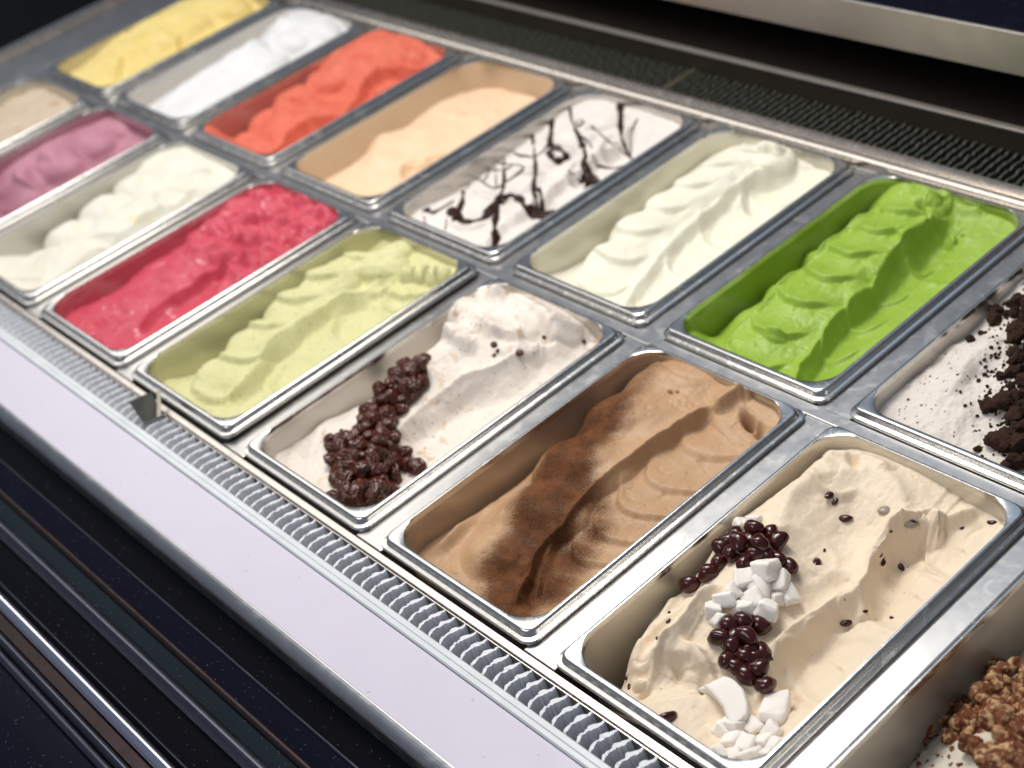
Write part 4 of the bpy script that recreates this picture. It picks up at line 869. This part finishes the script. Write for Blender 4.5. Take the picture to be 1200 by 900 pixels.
x, y = T_mo.onsurf(911, 833); put('chewy_slice', cube_me(32, (.14, .085, .05), 1.6), T_mo, x, y, T_mo.h(x, y)+.02, (.1, -.2, -1.0), 1, 'pale curved white slice right of the large slice at the rim', 'mochi slice')

# bean bits frozen into the cream ice cream
emb = [(973, 579, .7), (979, 586, .5), (989, 607, .8), (957, 659, .85), (966, 644, .3), (1033, 656, .65), (1029, 650, .6), (1055, 663, .55), (1042, 635, .4), (1162, 612, .5), (1013, 716, .35), (784, 718, .35), (783, 727, .35), (772, 748, .5), (735, 793, .35), (738, 804, .4), (840, 803, .4), (838, 812, .3), (993, 730, .65), (1046, 724, .35), (1128, 618, .3)]
for i, (u, v_, sc_) in enumerate(emb):
    x, y = T_mo.onsurf(u, v_); put('bean_bit', bmz[i % 5], T_mo, x, y, T_mo.h(x, y)-.003, (U(-.3, .3), U(-.3, .3), U(0, 3)), (sc_*1.05, sc_*.72, sc_*.6), parent=T_mo.obj)
M_pale = plain('frosted_bean', (.36, .28, .23), .35, 0, .0004, 200, .3)
m_fb = shaped('frosted_bean', 3, bean_fn(9), M_pale)
for (u, v_, sc_, rz) in ((1038, 597, .95, 1.2), (1067, 628, 1.15, .1)):
    x, y = T_mo.onsurf(u, v_); o = put('frosted_bean', m_fb, T_mo, x, y, T_mo.h(x, y)-.004, (0, .1, rz), (sc_*.8, sc_*.8, sc_*.5), parent=T_mo.obj); o['label'] = 'grey frosted bean half sunk in the ice cream'

x, y = T_mo.onsurf(1067, 628); put('bean_bit', bmz[2], T_mo, x+.003, y, T_mo.h(x, y)+.009, (0, 0, .1), (.7, .22, .25), parent=T_mo.obj)
# raisin bits in the raisin ice cream
for i, (u, v_, sc_) in enumerate([(524, 383, .75), (523, 380, .5), (608, 414, .55), (579, 404, .45), (583, 411, .25), (579, 416, .25), (638, 395, .3), (400, 505, .3), (462, 495, .25), (684, 400, .3)]):
    x, y = T_rum.onsurf(u, v_); put('raisin_bit', rm[i % 6], T_rum, x, y, T_rum.h(x, y)+.0, rrot(.4), sc_*.9, parent=T_rum.obj)

# cookie crumbs
m, nt, p = newmat('cookie_crumb'); v = coords(nt)
nt.links.new(mixc(nt, noise(nt, v, 200, 5, .7), (.022, .010, .006), (.075, .036, .022)), p.inputs['Base Color']); p.inputs['Roughness'].default_value = .8; p.inputs['Specular IOR Level'].default_value = .2
bump(nt, p, noise(nt, v, 420, 6, .75), .0022, .9); M_cr2 = m
def crumb_fn(k):
    sx, sy, sz = random.Random(k).uniform(.8, 1.2), random.Random(k+50).uniform(.7, 1.1), random.Random(k+90).uniform(.55, .9)
    def f(c):
        r = 1+.38*mn.noise(c*1.3+Vector((k*7, 0, 0)))+.20*mn.noise(c*3.4+Vector((k*7, 3, 0)))+.12*mn.noise(c*8+Vector((0, k, 0))); return Vector((c.x*sx, c.y*sy, c.z*sz))*.05*r
    return f
crm = [shaped('crumb', 4, crumb_fn(k), M_cr2) for k in range(7)]
big = [(1139, 386, .62, 'dark cookie crumb lying alone near the left side of the crumb pile'), (1138, 400, .5, 'small dark cookie crumb just under the lone crumb'), (1150, 391, .3, 'tiny dark crumb right of the lone crumb'), (1157, 373, .3, 'tiny dark crumb above the lone crumb'),
       (1158, 478, .72, 'dark cookie chunk lying alone below the crumb pile'), (1174, 520, 1.15, 'largest dark cookie chunk near the front rim'), (1146, 527, .32, 'small wet crumb left of the largest chunk'), (1173, 443, .5, 'ragged small crumb jutting left from the pile')]
def crumb(u, v_, sc_, lab, grp=None, lay=0.0):
    x, y = T_cook.onsurf(u, v_)
    if not (.07 < x < .91 and .09 < y < 1.55): return
    put('cookie_crumb', crm[rr.randrange(7)], T_cook, x, y, T_cook.h(x, y)+.014*sc_+lay, (U(0, 6), U(-.4, .4), U(0, 6)), sc_, lab, 'crumb', grp)
for u, v_, sc_, lab in big: crumb(u, v_, sc_, lab)
pl = []
def inpoly(x, y, P):
    c = False
    for i in range(len(P)):
        a, b = P[i], P[i-1]
        if (a[1] > y) != (b[1] > y) and x < (b[0]-a[0])*(y-a[1])/(b[1]-a[1])+a[0]: c = not c
    return c
poly = [(1155, 355), (1175, 350), (1200, 330), (1260, 300), (1300, 330), (1290, 420), (1270, 500), (1235, 560), (1180, 552), (1168, 535), (1185, 510), (1190, 492), (1170, 478), (1187, 450), (1180, 430), (1178, 410), (1195, 385), (1180, 375), (1165, 385), (1160, 370)]
for _ in range(6000):
    u, v_ = U(1150, 1300), U(300, 560)
    if not inpoly(u, v_, poly): continue
    if inpoly(u, v_, [(1178, 350), (1205, 335), (1205, 352), (1183, 356)]): continue
    sc_ = U(.3, 1.0)
    if all(math.hypot(u-a, v_-b) > 5.5*(sc_+c_) for a, b, c_ in pl): pl.append((u, v_, sc_))
    if len(pl) > 185: break
for u, v_, sc_ in pl: far = v_ < 400; crumb(u, v_, sc_, 'dark chocolate cookie crumb in the far half of the pile' if far else 'dark chocolate cookie crumb in the half of the pile nearest the front rim', 'cookie crumbs in the far half' if far else 'cookie crumbs in the near half', U(0, .04))
bm = bmesh.new()
for _ in range(420):
    u, v_ = rr.gauss(1185, 22), rr.gauss(440, 65)
    x, y = T_cook.onsurf(u, v_)
    if not (.07 < x < .91 and .09 < y < 1.55): continue
    s_ = U(.004, .011); mt = Matrix.Translation(((T_cook.x0+x), (T_cook.y0+y), T_cook.h(x, y)+s_*.3)) @ Euler((U(0, 6), U(0, 6), U(0, 6))).to_matrix().to_4x4() @ Matrix.Diagonal((s_*U(.7, 1.5), s_, s_*.7, 1))
    bmesh.ops.create_icosphere(bm, subdivisions=1, radius=1, matrix=mt)
bmesh.ops.scale(bm, vec=(S, S, S), verts=bm.verts); me = bpy.data.meshes.new('fine_crumbs'); bm.to_mesh(me); bm.free(); me.materials.append(M_cr2)
tag(link('fine_crumbs', me), 'fine dark cookie dust strewn over the white ice cream', 'crumbs', kind='stuff')

# walnuts
m, nt, p = newmat('walnut_flesh'); v = coords(nt)
at = N(nt, 'ShaderNodeAttribute'); at.attribute_name = 'skin'; ge = N(nt, 'ShaderNodeNewGeometry')
po = N(nt, 'ShaderNodeMath', op='MULTIPLY_ADD'); nt.links.new(ge.outputs['Pointiness'], po.inputs[0]); po.inputs[1].default_value = -7.0; po.inputs[2].default_value = 3.55
nz = noise(nt, v, 160, 5, .6); sm = N(nt, 'ShaderNodeMath', op='MULTIPLY_ADD'); nt.links.new(nz, sm.inputs[0]); sm.inputs[1].default_value = .8; nt.links.new(po.outputs[0], sm.inputs[2])
s3 = N(nt, 'ShaderNodeMath', op='MULTIPLY_ADD'); nt.links.new(at.outputs['Fac'], s3.inputs[0]); s3.inputs[1].default_value = .35; nt.links.new(sm.outputs[0], s3.inputs[2])
fl = ramp(nt, s3.outputs[0], [(.33, 0), (.60, 1)])
skin = mixc(nt, noise(nt, v, 250, 4, .6), (.085, .022, .010), (.25, .080, .034)); flesh = mixc(nt, noise(nt, v, 300, 5, .7), (.50, .29, .13), (.70, .47, .25))
nt.links.new(mixc(nt, fl, flesh, skin), p.inputs['Base Color']); p.inputs['Roughness'].default_value = .5; p.inputs['Specular IOR Level'].default_value = .25
bump(nt, p, noise(nt, v, 500, 5, .7), .0008, .7); M_wn = m
def nut(k, kind):
    r = random.Random(k); bm = bmesh.new(); sk = []
    if kind == 'row': cs = [((i-2.5)*.030, .010*math.cos(i), 0, .024*(1-.06*abs(i-2.5))) for i in range(6)]
    elif kind == 'arc': cs = [(.062*math.cos(a), .055*math.sin(a), .01*math.sin(a*3), .024) for a in np.linspace(.2, 3.4, 7)]
    elif kind == 'half': cs = [(.055*math.cos(a)*r.uniform(.8, 1.1), .040*math.sin(a)*r.uniform(.8, 1.1), 0, r.uniform(.018, .026)) for a in np.linspace(0, 5.8, 9)]+[(0, 0, .0, .034), (.02, .0, .008, .028), (-.025, .0, .008, .026)]
    else: cs = [(0, 0, 0, .032), (.02, .012, .006, .022), (-.018, .01, .0, .022)]
    for c_ in cs:
        n0 = len(bm.verts); bmesh.ops.create_icosphere(bm, subdivisions=3, radius=c_[3], matrix=Matrix.Translation(c_[:3])); bm.verts.ensure_lookup_table()
        for v_ in bm.verts[n0:]:
            d = (v_.co-Vector(c_[:3])); n = mn.noise(v_.co*38+Vector((k, 0, 0))); n2 = mn.noise(v_.co*90+Vector((k, 9, 0))); v_.co += d*(.35*n+.18*n2)
            v_.co.z *= 1.0
    for v_ in bm.verts: v_.co *= S*1.15
    me = bpy.data.meshes.new('walnut'); bm.to_mesh(me); bm.free()
    tmp = bpy.data.objects.new('walnut_source', me); C.objects.link(tmp); md = tmp.modifiers.new('r', 'REMESH'); md.mode = 'VOXEL'; md.voxel_size = .00055; ms = tmp.modifiers.new('s', 'SMOOTH'); ms.iterations = 2
    dg = bpy.context.evaluated_depsgraph_get(); me2 = bpy.data.meshes.new_from_object(tmp.evaluated_get(dg)); bpy.data.objects.remove(tmp); bpy.data.meshes.remove(me); me2.name = 'walnut'
    me2.materials.clear(); me2.materials.append(M_wn); me2.polygons.foreach_set('use_smooth', [True]*len(me2.polygons))
    co_ = np.empty(len(me2.vertices)*3, np.float32); me2.vertices.foreach_get('co', co_); co_ = co_.reshape(-1, 3)/(S*1.15)
    for p_ in co_: 
        r_ = math.hypot(p_[0], p_[1]); nn = mn.noise(Vector(map(float, p_))*34+Vector((0, 0, k*3.3)))
        sk.append((.50-1.5*nn-6*max(float(p_[2])-.012, -.03)) if kind != 'lump' else .62+.9*nn)
    a = me2.attributes.new('skin', 'FLOAT', 'POINT'); a.data.foreach_set('value', np.clip(sk, 0, 1).astype(np.float32)); return me2
nm = {k: [nut(i*13+j, k) for i in range(3)] for j, k in enumerate(('row', 'arc', 'half', 'lump'))}
# (x, y in the crop 1040..1200 x 780..900 at 7.5), kind, heading, scale, label
nuts = [(230, 650, 'lump', .3, 1.5, 'leftmost walnut lump against the bare steel wall'), (350, 430, 'row', -.9, 1.15, 'long ridged walnut piece standing behind the leftmost lump'), (440, 590, 'arc', 1.0, .75, 'small curled walnut piece in front of the long ridged one'),
        (660, 340, 'row', .15, 1.35, 'caterpillar shaped walnut piece running along the back of the heap'), (600, 490, 'arc', .2, 1.0, 'arched pale walnut piece in the middle of the heap'), (790, 520, 'half', .5, 1.0, 'red brown walnut half right of the arched piece'),
        (960, 260, 'half', 1.2, 1.15, 'pale walnut half with a dark hollow high on the heap'), (830, 100, 'half', 1.4, 1.1, 'walnut half at the upper end of the heap'), (990, 90, 'lump', .3, 1.3, 'dark brown walnut lump at the upper end of the heap'),
        (1110, 170, 'arc', 1.5, 1.0, 'curved pale walnut strip near the right picture edge'), (1000, 480, 'lump', .2, 1.4, 'blocky walnut piece below the pale half'), (1110, 480, 'half', .4, .9, 'walnut piece with a purple brown skin at the right edge'),
        (1120, 620, 'half', .1, 1.35, 'large walnut half lying open in front'), (750, 740, 'lump', 1, .9, 'small red brown walnut chip on the white ice cream'), (890, 800, 'row', .2, 1.0, 'tan walnut sliver low in the picture'), (540, 650, 'lump', .2, .7, 'little round walnut bit below the arched piece'),
        (1060, 830, 'half', .8, 1.1, 'broken walnut half near the lower right picture corner'), (880, 880, 'lump', .8, 1.1, 'brown walnut lump at the lower picture edge'), (1170, 900, 'half', .3, 1.1, 'walnut half cut by the lower right picture corner'), (880, 420, 'lump', 2, .9, 'dark walnut bit in the shadow under the pale half'), (1150, 350, 'lump', 1, 1.0, 'red walnut piece beside the right picture edge')]
for i, (bx, by, kd, rz, sc_, lab) in enumerate(nuts):
    x, y = T_wal.onsurf(1040+bx/7.5, 780+by/7.5+2); put('walnut_piece', nm[kd][i % 3], T_wal, x, y, T_wal.h(x, y)+.030*sc_, (U(-.3, .3), U(-.3, .3), rz), sc_*1.0, lab, 'walnut')
for i in range(26):
    u, v_ = U(1196, 1330), U(690, 900); 
    x, y = T_wal.onsurf(u, v_)
    if not (.08 < x < .88 and .1 < y < 1.5) : continue
    kd = rr.choice(('row', 'arc', 'half', 'lump')); put('walnut_piece', nm[kd][i % 3], T_wal, x, y, T_wal.h(x, y)+.03, rrot(.4), U(.8, 1.3), 'walnut piece in the far part of the heap beyond the dark lump', 'walnut', 'walnut pieces of the far heap')
# thin chips on the walnut ice cream
for (bx, by, sc_) in ((250, 810, .9), (570, 740, .6), (450, 790, .4), (540, 800, .4), (400, 880, .3), (800, 690, .6), (280, 870, .6), (910, 720, .4), (560, 870, .35), (640, 870, .5), (350, 840, .3)):
    x, y = T_wal.onsurf(1040+bx/7.5, 780+by/7.5); put('walnut_chip', nm['lump'][rr.randrange(3)], T_wal, x, y, T_wal.h(x, y)+.002, rrot(.3), (sc_*.7, sc_*.4, sc_*.3), parent=T_wal.obj)

# chocolate drizzle
m, nt, p = newmat('drizzle_chocolate'); p.inputs['Base Color'].default_value = (.030, .012, .008, 1); p.inputs['Specular IOR Level'].default_value = .2; p.inputs['Roughness'].default_value = .32; M_driz = m
def drizzle(P, w0, w1=None, mid=None):
    w1 = w0 if w1 is None else w1; w0 *= 1.15; w1 *= 1.15
    P = [(400+a/3, b/3) for a, b in P]; dense = []
    for i in range(len(P)-1):
        p0, p1, p2, p3 = [np.array(P[j], float) for j in (max(i-1, 0), i, i+1, min(i+2, len(P)-1))]
        for k in range(8): t = k/8; dense.append(.5*((2*p1)+(-p0+p2)*t+(2*p0-5*p1+4*p2-p3)*t*t+(-p0+3*p1-3*p2+p3)*t**3))
    dense.append(np.array(P[-1], float)); W = []; Q = []
    for i, d in enumerate(dense):
        x, y = T_str.onsurf(d[0]+rr.uniform(-.4, .4), d[1]); Q.append((x, y)); t = i/(len(dense)-1); ww = w0+(w1-w0)*t
        if mid: ww += mid*math.exp(-((t-.5)/.2)**2)
        W.append(ww*(1+.18*rr.uniform(-1, 1)+.3*math.sin(i*.55+len(P)*2)))
    V = []; F = []; K = 7
    for i, (x, y) in enumerate(Q):
        a = Q[max(i-1, 0)]; b = Q[min(i+1, len(Q)-1)]; d = np.array([b[0]-a[0], b[1]-a[1]]); d /= np.linalg.norm(d)+1e-9; n = (-d[1], d[0])
        for j in range(K):
            an = math.pi*j/(K-1); off = math.cos(an)*W[i]/2; xx, yy = x+n[0]*off, y+n[1]*off
            V.append((xx, yy, T_str.h(xx, yy)-.004+(.004+.006+.14*W[i])*math.sin(an)))
    for i in range(len(Q)-1):
        for j in range(K-1): F.append((i*K+j, i*K+j+1, (i+1)*K+j+1, (i+1)*K+j))
    F += [tuple(range(K)), tuple((len(Q)-1)*K+j for j in range(K))[::-1]]
    link('drizzle', mesh('drizzle', V, F), M_driz, o_str)
for a in ([[(298, 738), (320, 748), (345, 738), (395, 708)], .035, .012], [[(428, 672), (425, 705), (415, 740), (410, 775)], .018, .05], [[(385, 735), (405, 765), (440, 780), (500, 768), (540, 725), (565, 698)], .05, .03], [[(565, 698), (590, 688), (625, 700), (655, 735), (700, 765), (735, 745)], .03, .06],
          [[(500, 745), (545, 705), (575, 690)], .012, .012], [[(540, 868), (543, 830), (540, 790), (548, 740), (552, 700), (570, 655), (572, 560), (578, 500)], .042, .010], [[(700, 770), (690, 730), (678, 660), (682, 600), (680, 550), (668, 445)], .03, .016], [[(708, 750), (705, 700), (695, 665)], .02, .02],
          [[(742, 400), (738, 450), (732, 520)], .035, .03], [[(722, 545), (745, 525), (775, 530), (790, 550), (770, 565), (745, 560), (735, 540)], .03, .03], [[(802, 370), (812, 430), (835, 480), (858, 545), (848, 590), (880, 650)], .012, .035], [[(835, 478), (850, 520)], .03, .03], [[(860, 570), (885, 650)], .02, .08], [[(800, 600), (820, 622), (858, 628)], .012, .012],
          [[(980, 350), (982, 400), (982, 450), (990, 500), (1015, 550), (1022, 560)], .040, .008], [[(470, 620), (535, 662), (580, 640), (640, 590), (560, 575), (510, 560), (475, 600)], .010, .010], [[(520, 520), (540, 590), (545, 655)], .008, .008], [[(485, 590), (560, 600), (610, 580)], .008, .008], [[(500, 640), (520, 600), (510, 545)], .008, .008],
          [[(600, 500), (610, 540), (680, 550), (730, 510)], .010, .010], [[(820, 440), (840, 425), (850, 435), (830, 445)], .012, .012], [[(830, 470), (870, 500), (880, 520)], .012, .008], [[(880, 550), (900, 580), (960, 592), (1030, 572)], .010, .008], [[(880, 445), (920, 480), (970, 520), (1015, 555)], .008, .008], [[(1040, 420), (1020, 470), (1018, 550)], .010, .006], [[(370, 770), (365, 810)], .008, .006], [[(290, 760), (295, 790)], .008, .006], [[(440, 665), (470, 620)], .006, .006]):
    drizzle(*a)
